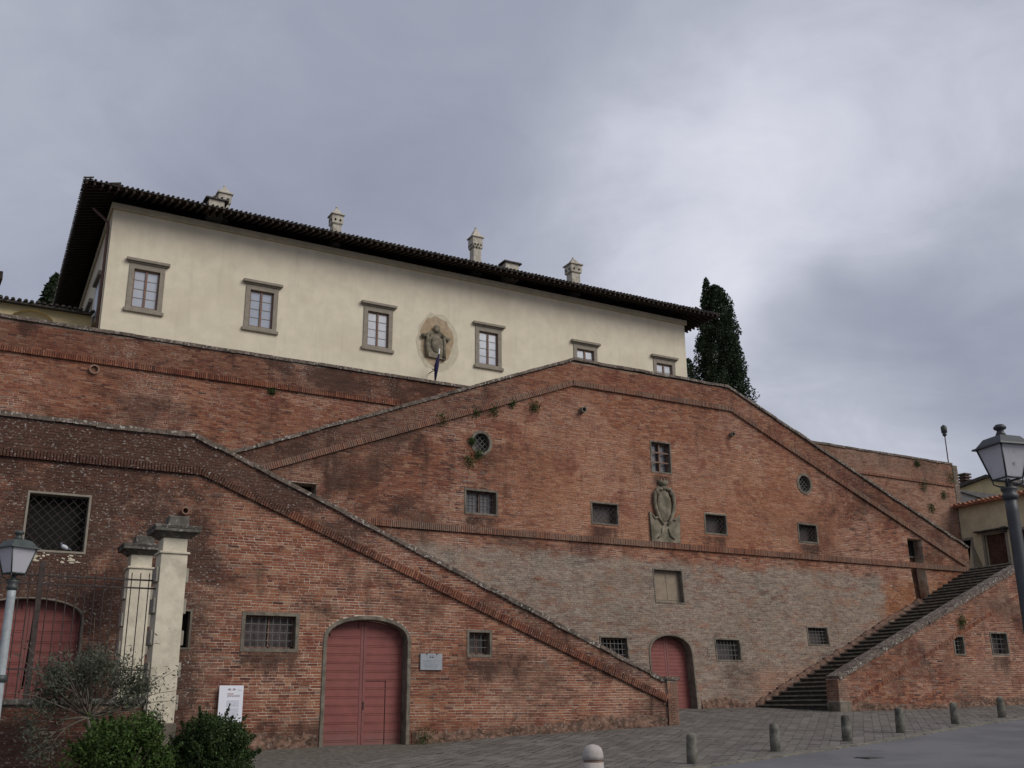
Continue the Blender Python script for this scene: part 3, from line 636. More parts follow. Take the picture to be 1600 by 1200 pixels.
W.slab(outl, .45); W.bricks(outl, .066, 300, seed=21, prefer=lambda x, z: 5.6 < x < 16 and -1.0 < z < 4)
W.bed([(-3, 5.5), (5.45, 5.49), (19.2, .12)], .21, .03); W.string([(-3, 5.5), (5.45, 5.49), (19.2, .12)], .2, .085)
W.coping([(-3, 6.54), (5.3, 6.51), (19.2, .78)], .45)
W.footing(3.6, 8.75, .30); W.footing(11.2, 19.6, .30, seed=5)
mb = MB(); mb.box(19.25, 19.62, 25.44, 25.96, -1.2, .72); mb.build('end_pier', M['mortar_front'], r)
C = []
z = -1.1
while z < .66:
    for k in range(2):
        o2 = .09 if int(round(z/.066)) % 2 else -.0; x0 = 19.25+(.0 if k == 0 else .2-o2); x1 = 19.25+.185-o2 if k == 0 else 19.62; C.append([(x0, 25.425, z), (x1, 25.425, z), (x1, 25.47, z), (x0, 25.47, z), (x0, 25.425, z+.055), (x1, 25.425, z+.055), (x1, 25.47, z+.055), (x0, 25.47, z+.055)])
    z += .066
Vb, Fb = np_boxes(np.array(C)); np_mesh('pier_bricks', Vb, Fb, np.repeat(RS.uniform(.05, .9, len(C)), 5), M['brick_edge'], r, 'stuff')
mb = MB(); mb.box(19.2, 19.68, 25.38, 26.0, .72, .82); mb.build('pier_cap', M['coping'], r, .01)
W.spout(aY(287, 800, 25.5)[0], aY(287, 800, 25.5)[2]); FW = W
a = aY(140, 800, 25.5)
mb = MB()     # white droppings / lime blotches below the barred opening are thin crusts on the bricks
for i in range(34):
    px, py = random.choice(((55, 872), (70, 868), (90, 876), (105, 870), (118, 873))); px += random.uniform(-8, 8); py += random.uniform(-4, 8); q = aY(px, py, 25.5)
    mb.ell((q[0], 25.49, q[2]), (random.uniform(.02, .075), .009, random.uniform(.012, .03)), 8, 5)
mb.build('lime_crust', M['patch2'], r)

# ------------------------------------------------------------------ 2 outer wall of the right stair
r = thing('ramp_wall', (31, 25.5, gz(31, 25.4)), 'red brick wall beside the right staircase, rising to the right from a square pier', 'brick wall')
W = Wall(r, lambda z: 25.5, 'right')
W.window(31.99, 32.45, 1.68, 2.26, .06, 'grid', 3, 4, 'dark', .3, bar=.014, inner=False)
W.window(34.0, 34.85, 1.72, 2.42, .06, 'grid', 4, 4, 'brownpane', .3, bar=.015, inner=False)
outl = [(26.15, -1.), (50, -1.), (50, 6.5), (40.1, 6.5), (26.5, .88), (26.15, .80)]
W.slab(outl, .44); W.bricks(outl, .066, 300, seed=5, prefer=lambda x, z: z > .1)
W.bed([(26.75, .0), (40.1, 5.55), (50, 5.55)], .14, .004); W.string([(26.75, .0), (40.1, 5.55), (50, 5.55)], .13, .018)
W.coping([(26.13, .90), (40.1, 6.62), (50, 6.62)], .44, .14, .07, 8)
W.footing(26.15, 40, .22, .01, .07, 9)
mb = MB(); mb.box(26.10, 26.53, 25.45, 25.97, -.6, .80); mb.build('end_pier', M['mortar_right'], r, .01)
C = []; z = .13; kk = 0
while z < .76:
    o2 = .07*(kk % 2); kk += 1
    for x0, x1, y0, y1 in ((26.10, 26.33-o2, 25.443, 25.47), (26.345-o2, 26.53, 25.443, 25.47), (26.093, 26.12, 25.45, 25.70-o2), (26.093, 26.12, 25.715-o2, 25.97)): C.append([(x0, y0, z), (x1, y0, z), (x1, y1, z), (x0, y1, z), (x0, y0, z+.055), (x1, y0, z+.055), (x1, y1, z+.055), (x0, y1, z+.055)])
    z += .066
Vb, Fb = np_boxes(np.array(C)); np_mesh('pier_bricks', Vb, Fb, np.repeat(RS.uniform(.05, .8, len(C)), 5), M['brick_edge'], r, 'stuff')
mb = MB(); mb.box(26.07, 26.57, 25.42, 26.0, -.6, .10); mb.build('pier_foot', M['stone'], r, .02)
RW = W

# ------------------------------------------------------------------ 3 central wall
r = thing('central_wall', (22.8, 29.5, -.11), 'tall gabled red brick wall in the centre with a carved coat of arms and grey weathered lower half', 'brick wall')
yfc = lambda z: 29.9-.075*max(0, 5.38-z)
W = Wall(r, yfc, 'central')
def rw(px0, py0, px1, py1, Y, **k):
    a, b = aY(px0, py0, Y), aY(px1, py1, Y); return W.window(a[0], b[0], b[2], a[2], **k)
def rot_xz(mb, cx, cz, ang):
    c_, s_ = math.cos(ang), math.sin(ang); mb.v = [(cx+(x-cx)*c_-(z-cz)*s_, y, cz+(x-cx)*s_+(z-cz)*c_) for x, y, z in mb.v]
W.window(14.9, 16.0, 6.06, 6.78, fw=.07, kind='grid', nx=4, nz=3, back='dullglass', depth=.24, bar=.022, gmat='iron')
W.window(19.78, 20.83, 6.09, 6.77, fw=.06, kind='lattice', nx=5, nz=1, back='brownpane', depth=.28, bar=.013, gmat='iron', inner=False)
W.window(24.76, 25.72, 6.09, 6.77, fw=.06, kind='lattice', nx=5, nz=1, back='brownpane', depth=.3, bar=.013, gmat='iron', inner=False)
W.window(29.38, 30.3, 6.09, 6.74, fw=.07, kind='lattice', nx=5, nz=1, back='brownpane', depth=.3, bar=.013, gmat='iron', inner=False)
W.window(22.45, 23.28, 8.17, 9.26, fw=.06, kind='grid', nx=2, nz=3, back='dullglass', depth=.22, bar=.05, gmat='winwood')
W.window(19.8, 20.85, 1.48, 2.2, fw=.06, kind='grid', nx=7, nz=4, back='dark', depth=.3, bar=.017)
W.window(24.68, 25.74, 1.55, 2.24, fw=.06, kind='grid', nx=7, nz=4, back='brownpane', depth=.3, bar=.017, inner=False)
W.window(29.16, 30.15, 2.18, 2.78, fw=.06, kind='grid', nx=6, nz=5, back='brownpane', depth=.25, bar=.015, inner=False)
# blind shuttered opening
nic = W.window(22.24, 23.45, 3.48, 4.60, fw=.05, kind='none', back='cream_panel', depth=.2, inner=False)
nic['label'] = 'blocked opening closed with two cream panels'
pn = MB(); W.box(pn, 22.34, 22.82, 3.56, 4.52, -.2, -.185); W.box(pn, 22.88, 23.36, 3.56, 4.52, -.2, -.185); pn.build('shutter_panel', M['cream_panel'], nic, .008)
W.gate(21.78, 23.55, -.14, 1.66, 2.33, .07, .34, 20, False, .52, 'arched red boarded door')
# oculi
for cx, cz in ((15.45, 8.42), (29.9, 8.39)):
    inn = circ_pts(cx, cz, .31, .33); outp = circ_pts(cx, cz, .41, .43); W.slabholes.append(grow(inn)); W.brickholes.append(outp)
    mb = MB(); W.box(mb, cx-.36, cx+.36, cz-.38, cz+.38, -.32, -.28); o = mb.build('round_window', M['brownpane'], r)
    mb = MB(); W.ring(mb, inn, outp, -.05, .025, thick_in=-.28); mb.build('frame', M['stone'], o)
    mb = MB()
    for k in range(-2, 3):
        for sg in (1, -1):
            p = k*.13; h_ = math.sqrt(max(0, .31**2-(p*.85)**2)); ux, uz = .707, .707*sg; qx, qz = cx-uz*p, cz+ux*p
            W.bar(mb, (qx-ux*h_, qz-uz*h_), (qx+ux*h_, qz+uz*h_), .016, -.12, -.105)
    mb.build('grille', M['irongrey'], o)
# doorway by the stairs, doorway behind the left ramp
for x0, x1, z0, z1 in ((35.42, 36.30, 4.10, 6.60), (8.65, 9.85, 4.4, 6.5)):
    W.slabholes.append(rect_pts(x0, x1, z0, z1)); W.brickholes.append(rect_pts(x0, x1, z0, z1))
    mb = MB(); W.box(mb, x0-.02, x1+.02, z0, z1+.02, -.55, -.50); o = mb.build('door', M['dark'] if x0 < 20 else M['brownwood'], r)
    if x0 > 20:
        mb = MB(); W.box(mb, x0-.01, x1, z1-.72, z1-.66, -.5, -.40); mb.build('lintel', M['stone'], o)
        mb = MB(); W.box(mb, x0-.01, x1, z1-.64, z1, -.499, -.46); mb.build('transom_opening', M['dark'], o)
outl = [(6.3, -1.2), (39.15, -1.2), (39.15, 6.38), (26.3, 11.83), (19.15, 11.85), (6.3, 6.75)]
W.slab(outl, .5)
W.bricks(outl, .066, 300, seed=31, prefer=lambda x, z: 14 < x < 26 and 5.6 < z < 10)
up = [(6.6, 6.10), (19.12, 10.93), (26.31, 10.91), (38.95, 5.54)]
W.bed(up, .2, .03); W.string(up, .19, .085); W.bed([(6.3, 5.38), (39.0, 5.38)], .22, .04); W.string([(6.3, 5.38), (39.0, 5.38)], .21, .09)
W.coping([(6.2, 6.83), (19.15, 11.98), (26.3, 11.96), (39.17, 6.50)], .5, .10, .08, 9)
W.spout(aY(908, 642, 29.9)[0], aY(908, 642, 29.9)[2], 'stone', .11, .22); W.spout(aY(1141, 680, 29.9)[0], aY(1141, 680, 29.9)[2], 'stone', .09, .2)
W.footing(20.0, 21.6, .3, .0, .08, 3); W.footing(23.75, 26.6, .3, .0, .08, 6)
# carved coat of arms
mb = MB(); y = 29.9; cx = 22.86
W.prism(mb, [(22.15, 5.60), (23.56, 5.60), (23.60, 6.62), (23.44, 6.50), (23.3, 6.40), (23.1, 6.36), (22.85, 6.33), (22.6, 6.38), (22.42, 6.46), (22.3, 6.56), (22.13, 6.66)], -.02, .10)
coat = mb.build('coat_of_arms', M['carved'], r, .02); coat['label'] = 'weathered carved stone coat of arms with crown and scroll base'
mb = MB(); mb.ell((cx, y-.06, 6.95), (.36, .13, .62), 18, 12); mb.build('shield', M['carved'], coat)
mb = MB()
for sg in (1, -1):
    pts = [(cx+sg*.10, y-.14, 6.22), (cx+sg*.30, y-.12, 6.45), (cx+sg*.43, y-.12, 6.75), (cx+sg*.49, y-.11, 7.05), (cx+sg*.44, y-.12, 7.35), (cx+sg*.28, y-.15, 7.53), (cx+sg*.10, y-.17, 7.50)]
    mb.tube(pts, [.05, .08, .085, .08, .09, .08, .05], 8)
    mb.ell((cx+sg*.36, y-.16, 7.38), (.11, .09, .11), 10, 6); mb.tube([(cx+sg*.30, y-.12, 6.5), (cx+sg*.5, y-.11, 6.42), (cx+sg*.62, y-.11, 6.56)], [.06, .05, .03], 8)
    mb.tube([(cx+sg*.15, y-.13, 6.1), (cx+sg*.2, y-.13, 5.85), (cx+sg*.42, y-.12, 5.72)], [.05, .05, .03], 8)
mb.build('scroll_frame', M['carved'], coat)
mb = MB(); mb.ell((cx, y-.13, 7.57), (.16, .1, .09), 12, 8); mb.lathe(cx, y-.06, [(.16, 7.62), (.19, 7.68), (.24, 7.80)], 12)
for k in range(5): q = PI*(k/4); mb.frus(cx-.2*math.cos(q), y-.07-.14*math.sin(q), 7.78, 7.90, .035, .008)
mb.build('crown', M['carved'], coat)
for o_ in [coat]+list(coat.children):      # the carving is a little smaller and flatter than first surveyed
    for v_ in o_.data.vertices:
        g_ = org(coat); v_.co.x = (22.86-g_[0])+(v_.co.x-(22.86-g_[0]))*.90; v_.co.y = (29.9-g_[1])+(v_.co.y-(29.9-g_[1]))*.75
CW = W

# ------------------------------------------------------------------ 4 upper terrace wall
r = thing('terrace_wall', (20, 34.5, 4.5), 'high dark red brick terrace wall directly below the cream villa', 'brick wall')
W = Wall(r, lambda z: 34.5, 'upper')
cl = [(-6, 4.5), (44.8, 4.5), (44.8, 11.62), (30, 11.75), (-6, 11.86)]
W.slab(cl, .6)
W.bricks([(-3, 8.2), (9.5, 8.2), (18.5, 11.3), (18.5, 11.78), (-3, 11.84)], .066, 0, seed=4); W.bricks([(31.8, 11.72), (31.8, 11.2), (42.5, 6.2), (44.8, 5.6), (44.8, 11.62)], .066, 0, seed=6)
W.bed([(-4, 10.78), (19, 10.70)], .2, .03); W.string([(-4, 10.78), (19, 10.70)], .2, .09); W.bed([(31, 10.58), (44.8, 10.46)], .12, .02); W.string([(31, 10.58), (44.8, 10.46)], .12, .08)
W.coping([(-6, 11.98), (20, 11.90)], .6, .11, .07, 12, .8); W.coping([(30, 11.84), (44.85, 11.72)], .6, .10, .05, 13, .8)
mb = MB(); mb.box(44.8, 45.2, 34.47, 35.0, 5, 11.62); mb.build('corner_quoin', M['coping'], r, .02)
W.spout(aY(147, 578, 34.5)[0], aY(147, 578, 34.5)[2], 'terracotta', .16, .1)
TW = W

# ------------------------------------------------------------------ terraces and landing (solid ground behind the walls)
mb = MB(); mb.box(-60, 44.75, 35.1, 140, 4.5, 10.8); tag(mb.build('terrace_ground', M['terrace'], None), kind='structure')
mb = MB(); mb.box(39.36, 120, 25.96, 140, -2, 5.52); tag(mb.build('stair_landing', M['paving'], None), kind='structure')
mb = MB(); mb.box(-10, 6.2, 25.97, 34.48, -2, 5.5); tag(mb.build('left_landing', M['paving'], None), kind='structure')

# ------------------------------------------------------------------ right stair
r = thing('stone_staircase', (26.3, 27.7, -.1), 'wide flight of worn grey stone steps climbing to the right', 'staircase')
N = 37; x_0, z_0, run, rise = 26.18, -.13, 13.2/37, 5.68/37
for k in range(N):
    x = x_0+k*run; z = z_0+(k+1)*rise; yb = yfc(z)+.02; mb = MB(); j = random.uniform(-.008, .008)
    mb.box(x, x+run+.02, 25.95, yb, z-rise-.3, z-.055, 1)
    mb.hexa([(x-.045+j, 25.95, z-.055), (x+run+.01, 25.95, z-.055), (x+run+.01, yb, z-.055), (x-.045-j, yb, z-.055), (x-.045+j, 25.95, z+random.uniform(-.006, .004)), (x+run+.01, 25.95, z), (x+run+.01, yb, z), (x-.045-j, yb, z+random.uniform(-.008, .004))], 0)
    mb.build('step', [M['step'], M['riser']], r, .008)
mb = MB()      # ragged mortar skirt where the steps meet the central wall
for k in range(26):
    x = x_0+.15+k*run; z = z_0+(k+1)*rise; h_ = .20+random.uniform(-.05, .06); h2 = .20+random.uniform(-.05, .06)
    mb.hexa([(x-run*.5, 29.34, z-rise*.8), (x+run*.5, 29.34, z+rise*.2), (x+run*.5, 29.93, z+rise*.2), (x-run*.5, 29.93, z-rise*.8), (x-run*.5, yfc(z)-.10, z-rise*.8+h_), (x+run*.5, yfc(z)-.10, z+rise*.2+h2), (x+run*.5, 29.93, z+rise*.2+h2), (x-run*.5, 29.93, z-rise*.8+h_)])
mb.build('mortar_skirt', M['rubble'], r)

# ------------------------------------------------------------------ villa
VX0, VX1, VY0, VY1, VZB, VZT = 5.45, 40.68, 50., 66., 10.7, 23.95
SK = .030      # the side wall is not quite square to the front
r = thing('villa', (23, 58, 10.8), 'long cream villa with six stone framed windows and deep dark eaves above the terraces', 'villa')
VW = Wall(r, lambda z: VY0, 'upper'); W = VW
WC = [7.32, 13.06, 19.5, 26.3, 32.94, 38.87]
for cx in WC: W.slabholes.append(rect_pts(cx-.64, cx+.64, 18.70, 20.72))
mb = MB(); W.slab([(VX0, VZB), (VX1, VZB), (VX1, VZT), (VX0, VZT)], .4, 'wall', mat=M['villa'], d=0)
d_ = SK*(VY1-VY0); mb = MB(); mb.hexa([(VX0+.012, VY0+.4, VZB), (VX0+.4, VY0+.4, VZB), (VX0+.4+d_, VY1, VZB), (VX0+d_, VY1, VZB), (VX0+.012, VY0+.4, VZT), (VX0+.4, VY0+.4, VZT), (VX0+.4+d_, VY1, VZT), (VX0+d_, VY1, VZT)]); mb.box(VX1-.4, VX1, VY0+.4, VY1, VZB, VZT); mb.box(VX0+d_, VX1, VY1, VY1+.4, VZB, VZT); mb.build('wall', M['villa'], r)
for wi, cx in enumerate(WC):
    mb = MB(); W.box(mb, cx-.64, cx+.64, 18.70, 20.72, -.16, -.12); o = mb.build('window', M['curtain' if wi in (0, 2, 5) else 'curtain2'], r)
    mb = MB(); W.ring(mb, rect_pts(cx-.61, cx+.61, 18.72, 20.70), rect_pts(cx-.85, cx+.85, 18.62, 20.98), -.02, .05, thick_in=-.12); mb.build('frame', M['pietra'], o, .01)
    mb = MB(); W.box(mb, cx-.95, cx+.95, 20.98, 21.05, -.02, .12); W.box(mb, cx-1.03, cx+1.03, 21.05, 21.20, -.02, .22); mb.build('cornice', M['pietra'], o, .015)
    mb = MB(); W.box(mb, cx-.94, cx+.94, 18.44, 18.62, -.02, .13); mb.build('sill', M['pietra'], o, .015)
    mb = MB()
    for a_, b_ in (((cx-.58, 18.72), (cx-.58, 20.70)), ((cx+.58, 18.72), (cx+.58, 20.70)), ((cx-.61, 18.755), (cx+.61, 18.755)), ((cx-.61, 20.665), (cx+.61, 20.665))): W.bar(mb, a_, b_, .07, -.119, -.07)
    W.bar(mb, (cx, 18.72), (cx, 20.70), .10, -.118, -.06); mb.build('casement', M['winwood'], o)
    for k in range(1, 4):
        z = 18.78+1.86*k/4
        for sx in (-.29, .29): mb = MB(); W.bar(mb, (cx+sx-.24, z), (cx+sx+.24, z), .028, -.121, -.10); mb.build('glazing_bar', M['pietra'], o)
mb = MB(); W.box(mb, VX0-.12, VX1+.12, 23.62, VZT-.01, -.01, .15); mb.hexa([(VX0-.12, VY0+.02, 23.62), (VX0-.002, VY0+.02, 23.62), (VX0-.002+d_, VY1, 23.62), (VX0-.12+d_, VY1, 23.62), (VX0-.12, VY0+.02, VZT-.01), (VX0-.002, VY0+.02, VZT-.01), (VX0-.002+d_, VY1, VZT-.01), (VX0-.12+d_, VY1, VZT-.01)]); mb.build('cornice_band', M['villa_trim'], r, .02)
# bare patch and arms on the facade
pc = aY(682, 535, 50)
def blobpoly(cx, cz, rx, rz, seed, n=26):
    rr = random.Random(seed); return [(cx+rx*(1+rr.uniform(-.09, .09))*math.cos(2*PI*i/n), cz+rz*(1+rr.uniform(-.08, .08))*math.sin(2*PI*i/n)) for i in range(n)]
mb = MB(); W.prism(mb, blobpoly(pc[0]+.1, pc[2]-.0, 1.28, 1.75, 3), -.01, .010); mb.build('plaster_patch', M['patch2'], r)
mb = MB(); W.prism(mb, blobpoly(pc[0], pc[2]+.1, 1.02, 1.45, 5), -.01, .018); mb.build('plaster_patch', M['patch'], r)
mb = MB(); cx, cz = pc[0]-.1, pc[2]-.05; y = 49.98
W.prism(mb, [(cx-.52, cz-.85), (cx+.62, cz-.95), (cx+.55, cz+.2), (cx+.3, cz+.6), (cx-.3, cz+.6), (cx-.5, cz+.2)], -.02, .14)
coat = mb.build('coat_of_arms', M['carved'], r, .05); coat['label'] = 'small dark carved coat of arms on a bare patch of render'
mb = MB(); mb.ell((cx+.03, y-.13, cz-.1), (.34, .14, .52), 16, 10); mb.build('shield', M['carved'], coat)
mb = MB(); mb.ell((cx+.03, y-.16, cz+.78), (.22, .14, .22), 12, 8)
for sg in (1, -1): mb.tube([(cx+sg*.35, y-.12, cz+.45), (cx+sg*.62, y-.12, cz+.32), (cx+sg*.8, y-.1, cz+.2)], [.12, .09, .08], 8); mb.ell((cx+sg*.75, y-.12, cz+.30), (.15, .1, .11), 10, 6); mb.tube([(cx+sg*.5, y-.12, cz+.4), (cx+sg*.55, y-.12, cz-.2), (cx+sg*.5, y-.12, cz-.85)], .09, 8)
mb.build('scroll_frame', M['carved'], coat)
# flag pole with furled flag
p0, p1 = aY(679.5, 597, 49.3), aY(687, 545, 49.1)
mb = MB(); mb.tube([p0, p1], .035, 8); pole = mb.build('flagpole', M['whitepaint'], r)
mb = MB(); q0 = aY(680, 594, 49.2); q1 = aY(682, 572, 49.15); q2 = aY(686, 553, 49.1); mb.tube([q0, q1, q2], [.05, .14, .03], 8); mb.build('furled_flag', M['flag'], pole)
q = aY(675, 577, 49.3); mb = MB(); mb.tube([q, aY(681, 577, 49.3), (q[0]+.15, 50, q[2])], .025, 6); mb.build('bracket', M['iron'], pole)
# side windows and downpipe
for yy in (53.2, 57.4):
    sx_ = VX0; VX0 = VX0+SK*(yy-VY0)-.02
    mb = MB(); mb.box(VX0-.22, VX0-.001, yy-1.0, yy+1.0, 20.98, 21.2); mb.box(VX0-.05, VX0-.001, yy-.9, yy+.9, 18.62, 20.98); mb.box(VX0-.13, VX0-.001, yy-1, yy+1, 18.44, 18.62); o = mb.build('side_window', M['pietra'], r)
    mb = MB(); mb.box(VX0-.07, VX0-.04, yy-.6, yy+.6, 18.8, 20.66); mb.build('pane', M['curtain'], o); VX0 = sx_
mb = MB(); mb.tube([(VX0-.9, VY0+.3, 23.6), (VX0-.15, VY0+.3, 23.0), (VX0-.12, VY0+.3, 22.7), (VX0-.12, VY0+.3, 10.8)], .07, 8); mb.build('downpipe', M['copper'], r)
# roof
EX0, EX1, EY0, EY1, EZ = 3.85, 42.3, 48.35, 67.8, 24.12; SL = .34; RH = (EY1-EY0)/2; RZ = EZ+RH*SL
mb = MB(); e = [(EX0, EY0), (EX1, EY0), (EX1, EY1), (EX0+SK*(EY1-EY0), EY1)]; rg = [(EX0+RH, (EY0+EY1)/2, RZ), (EX1-RH, (EY0+EY1)/2, RZ)]
mb.add([(x, y, EZ-.05) for x, y in e]+[(x, y, EZ) for x, y in e]+rg, [(0, 1, 5, 4), (1, 2, 6, 5), (2, 3, 7, 6), (3, 0, 4, 7), (4, 5, 9, 8), (6, 7, 8, 9), (5, 6, 9), (7, 4, 8)])
# sloping soffit boards
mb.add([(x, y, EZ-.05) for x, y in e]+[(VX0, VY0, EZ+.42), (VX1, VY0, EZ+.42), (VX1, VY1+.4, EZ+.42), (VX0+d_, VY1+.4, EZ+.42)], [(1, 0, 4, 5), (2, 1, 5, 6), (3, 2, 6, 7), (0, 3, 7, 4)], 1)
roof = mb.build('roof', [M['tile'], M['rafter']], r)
def tile_rows(name, parent, mat, p0, p1, up, length, pitch=.24, rad=.062, seg=.42, nseg=None):
    """half-round cover tiles in rows running up a slope from the eave line p0-p1"""
    p0, p1, up = Vector(p0), Vector(p1), Vector(up).normalized(); ax = (p1-p0); L = ax.length; ax.normalize(); nrm = ax.cross(up).normalized()
    if nrm.z < 0: nrm = -nrm
    V = []; F = []; R = []; n = int(L/pitch); rr = random.Random(3)
    for i in range(n+1):
        o_ = p0+ax*(i*pitch); ns = nseg or max(1, int(length(i/n)/seg)); 
        for k in range(ns):
            j = rr.uniform(-.012, .012); a_ = o_+up*(k*seg-.05)+nrm*(.022+(rr.uniform(-.008, .012)))+ax*j; b_ = o_+up*((k+1)*seg)+nrm*.005+ax*j; base = len(V); rv = rr.random(); r0 = rad*rr.uniform(.92, 1.08)
            for c_, q_ in ((a_, r0), (b_, r0*.82)):
                for s_ in range(6): t = PI*s_/5; V.append(c_+ax*(q_*math.cos(t))+nrm*(q_*math.sin(t)))
            for s_ in range(5): F.append((base+s_, base+s_+1, base+s_+7, base+s_+6)); R.append(rv)
            F.append((base, base+1, base+4, base+5)); F.append((base+1, base+2, base+3, base+4)); R += [rv, rv]
    return np_mesh(name, np.array([tuple(v_) for v_ in V]), np.array(F), np.array(R), mat, parent, 'stuff')
tile_rows('roof_tiles', roof, M['tile'], (EX0, EY0, EZ), (EX1, EY0, EZ), (0, 1, SL), lambda f: max(.6, min(RH*1.05, f*38.4, (1-f)*38.4)))
tile_rows('roof_tiles', roof, M['tile'], (EX0, EY0, EZ), (EX0+SK*(EY1-EY0), EY1, EZ), (1, 0, SL), lambda f: max(.6, min(RH*1.05, f*19.4, (1-f)*19.4)))
mr = bpy.data.meshes.new('rafter'); u_ = MB(); u_.hexa([(-.05, 0, -.16), (.05, 0, -.16), (.05, 1.62, .28), (-.05, 1.62, .28), (-.05, 0, -.02), (.05, 0, -.02), (.05, 1.62, .44), (-.05, 1.62, .44)]); mr.from_pydata(u_.v, [], u_.f); mr.materials.append(M['rafter'])
og = org(r)
def rafter(x, y, rot, sc=1.):
    o = bpy.data.objects.new('rafter', mr); COL.objects.link(o); o.parent = roof; o.location = (x-og[0], y-og[1], EZ-.06-og[2]); o.rotation_euler = (0, 0, rot); o.scale = (1, sc, 1)
k = EX0+.1
while k < EX1: rafter(k, EY0+.03, 0); k += .36
k = EY0+.4
while k < EY1: rafter(EX0+.03+SK*(k-EY0), k, -PI/2); k += .36
k = EY0+.4
while k < EY0+6: rafter(EX1-.03, k, PI/2); k += .36
mb = MB(); 
for (ax_, ay_), (bx_, by_) in (((EX0, EY0), (VX0, VY0)), ((EX1, EY0), (VX1, VY0))): mb.tube([(ax_, ay_, EZ-.1), (bx_, by_, EZ+.34)], .08, 4)
mb.build('corner_rafter', M['rafter'], roof)
# chimneys
def chimney(cx, top, kind, w_=.45, cy=52.5):
    zr = EZ+(cy-EY0)*SL-.3; mb = MB(); ch_ = .50 if kind == 1 else .66; hb = top-.66-ch_-.08
    mb.frus(cx, cy, zr, hb, w_*.78, w_*.78); c = mb.build('chimney', M['chimney'], roof, .01)
    mb = MB()
    if kind == 1:
        mb.frus(cx, cy, hb, hb+.08, w_*.78, w_); mb.frus(cx, cy, hb+.08, hb+.6, w_, w_)
    else:
        mb.frus(cx, cy, hb, hb+.6, w_, w_)
        for sx in (-1, 0, 1):
            for sg in (-1, 1): mb.ell((cx+sx*w_*.6, cy+sg*w_, hb), (w_*.28, .03, .12), 8, 6); mb.ell((cx+sg*w_, cy+sx*w_*.6, hb), (.03, w_*.28, .12), 8, 6)
    mb.build('chimney_head', M['chimney'], c, .01)
    mb = MB()
    for sx in ((-.45, .45) if kind == 1 else (-.6, 0, .6)):
        z = hb+.22 if kind == 1 else hb+.02; mb.box(cx+sx*w_-.045, cx+sx*w_+.045, cy-w_-.034, cy-w_+.01, z, z+.12); mb.box(cx-w_-.034, cx-w_+.01, cy+sx*w_-.045, cy+sx*w_+.045, z, z+.12)
    mb.build('vent_hole', M['dark'], c)
    mb = MB(); mb.frus(cx, cy, hb+.6, hb+.66, w_*1.22, w_*1.22); mb.frus(cx, cy, hb+.66, hb+.66+ch_*.28, w_*1.16, w_*.70); mb.frus(cx, cy, hb+.66+ch_*.28, top-.08, w_*.70, .03); mb.build('chimney_cap', M['chimney'], c)
    mb = MB(); mb.ell((cx, cy, top-.06), (.07, .07, .07), 10, 6); mb.build('finial', M['chimney'], c)
for (px, pt, kd, cw) in ((351, 291, 1, .35), (526, 324, 1, .33), (743, 356, 2, .34), (895, 403, 1, .41)):
    q = aY(px, pt, 52.5); chimney(q[0], q[2]+.03, kd, cw)
q = aY(343, 296, 54.5); chimney(q[0], q[2], 1, .28, 54.5)
q = aY(798, 412, 50.6); mb = MB(); mb.frus(q[0], 50.7, EZ+.4, q[2]-.05, .45, .45, .3, .3); h_ = mb.build('roof_hatch', M['chimney'], roof)
mb = MB(); mb.frus(q[0], 50.7, q[2]-.05, q[2]+.04, .62, .58, .42, .4); mb.build('hatch_cover', M['tile'], h_)
q = aY(337, 316, 50.8); mb = MB(); mb.frus(q[0], 50.8, EZ+.4, q[2]+.0, .4, .4, .3, .3); h_ = mb.build('roof_hatch', M['chimney'], roof)
mb = MB(); mb.frus(q[0], 50.8, q[2], q[2]+.08, .62, .58, .42, .4); mb.build('hatch_cover', M['tile'], h_)

# ------------------------------------------------------------------ low yellow outbuilding left of the villa
a, b = aY(-20, 462, 53), aY(128, 489, 53); yt = b[2]
r = thing('outbuilding', ((a[0]+b[0])/2, 53, 10.8), 'low yellow outbuilding with a blind arch peeping over the terrace wall at the far left', 'house')
W = Wall(r, lambda z: 53, 'upper'); xc = aY(52, 490, 53)[0]; za = aY(52, 484, 53)[2]
hole = [(xc-1.15, 14.), (xc+1.15, 14.)]+[(xc+1.15*math.cos(PI*i/12), za-.95+.95*math.sin(PI*i/12)) for i in range(13)]
W.slabholes.append(hole); W.slab([(-14, 10.8), (VX0-.1, 10.8), (VX0-.1, yt-.1), (-14, yt-.1)], .35, 'wall', mat=M['yellow'], d=0)
mb = MB(); mb.box(xc-1.3, xc+1.3, 53.3, 53.4, 13.5, za+.1); mb.build('blind_arch', M['ochre2'], r)
mb = MB(); mb.hexa([(-14, 52.5, yt-.16), (VX0-.1, 52.5, yt-.16), (VX0-.1, 58, yt+1.2), (-14, 58, yt+1.2), (-14, 52.5, yt-.06), (VX0-.1, 52.5, yt-.06), (VX0-.1, 58, yt+1.3), (-14, 58, yt+1.3)]); ro = mb.build('roof', M['tile'], r)
tile_rows('roof_tiles', ro, M['tile'], (-14, 52.45, yt-.06), (VX0-.1, 52.45, yt-.06), (0, 1, .24), lambda f: 1., .28, .10, nseg=3)

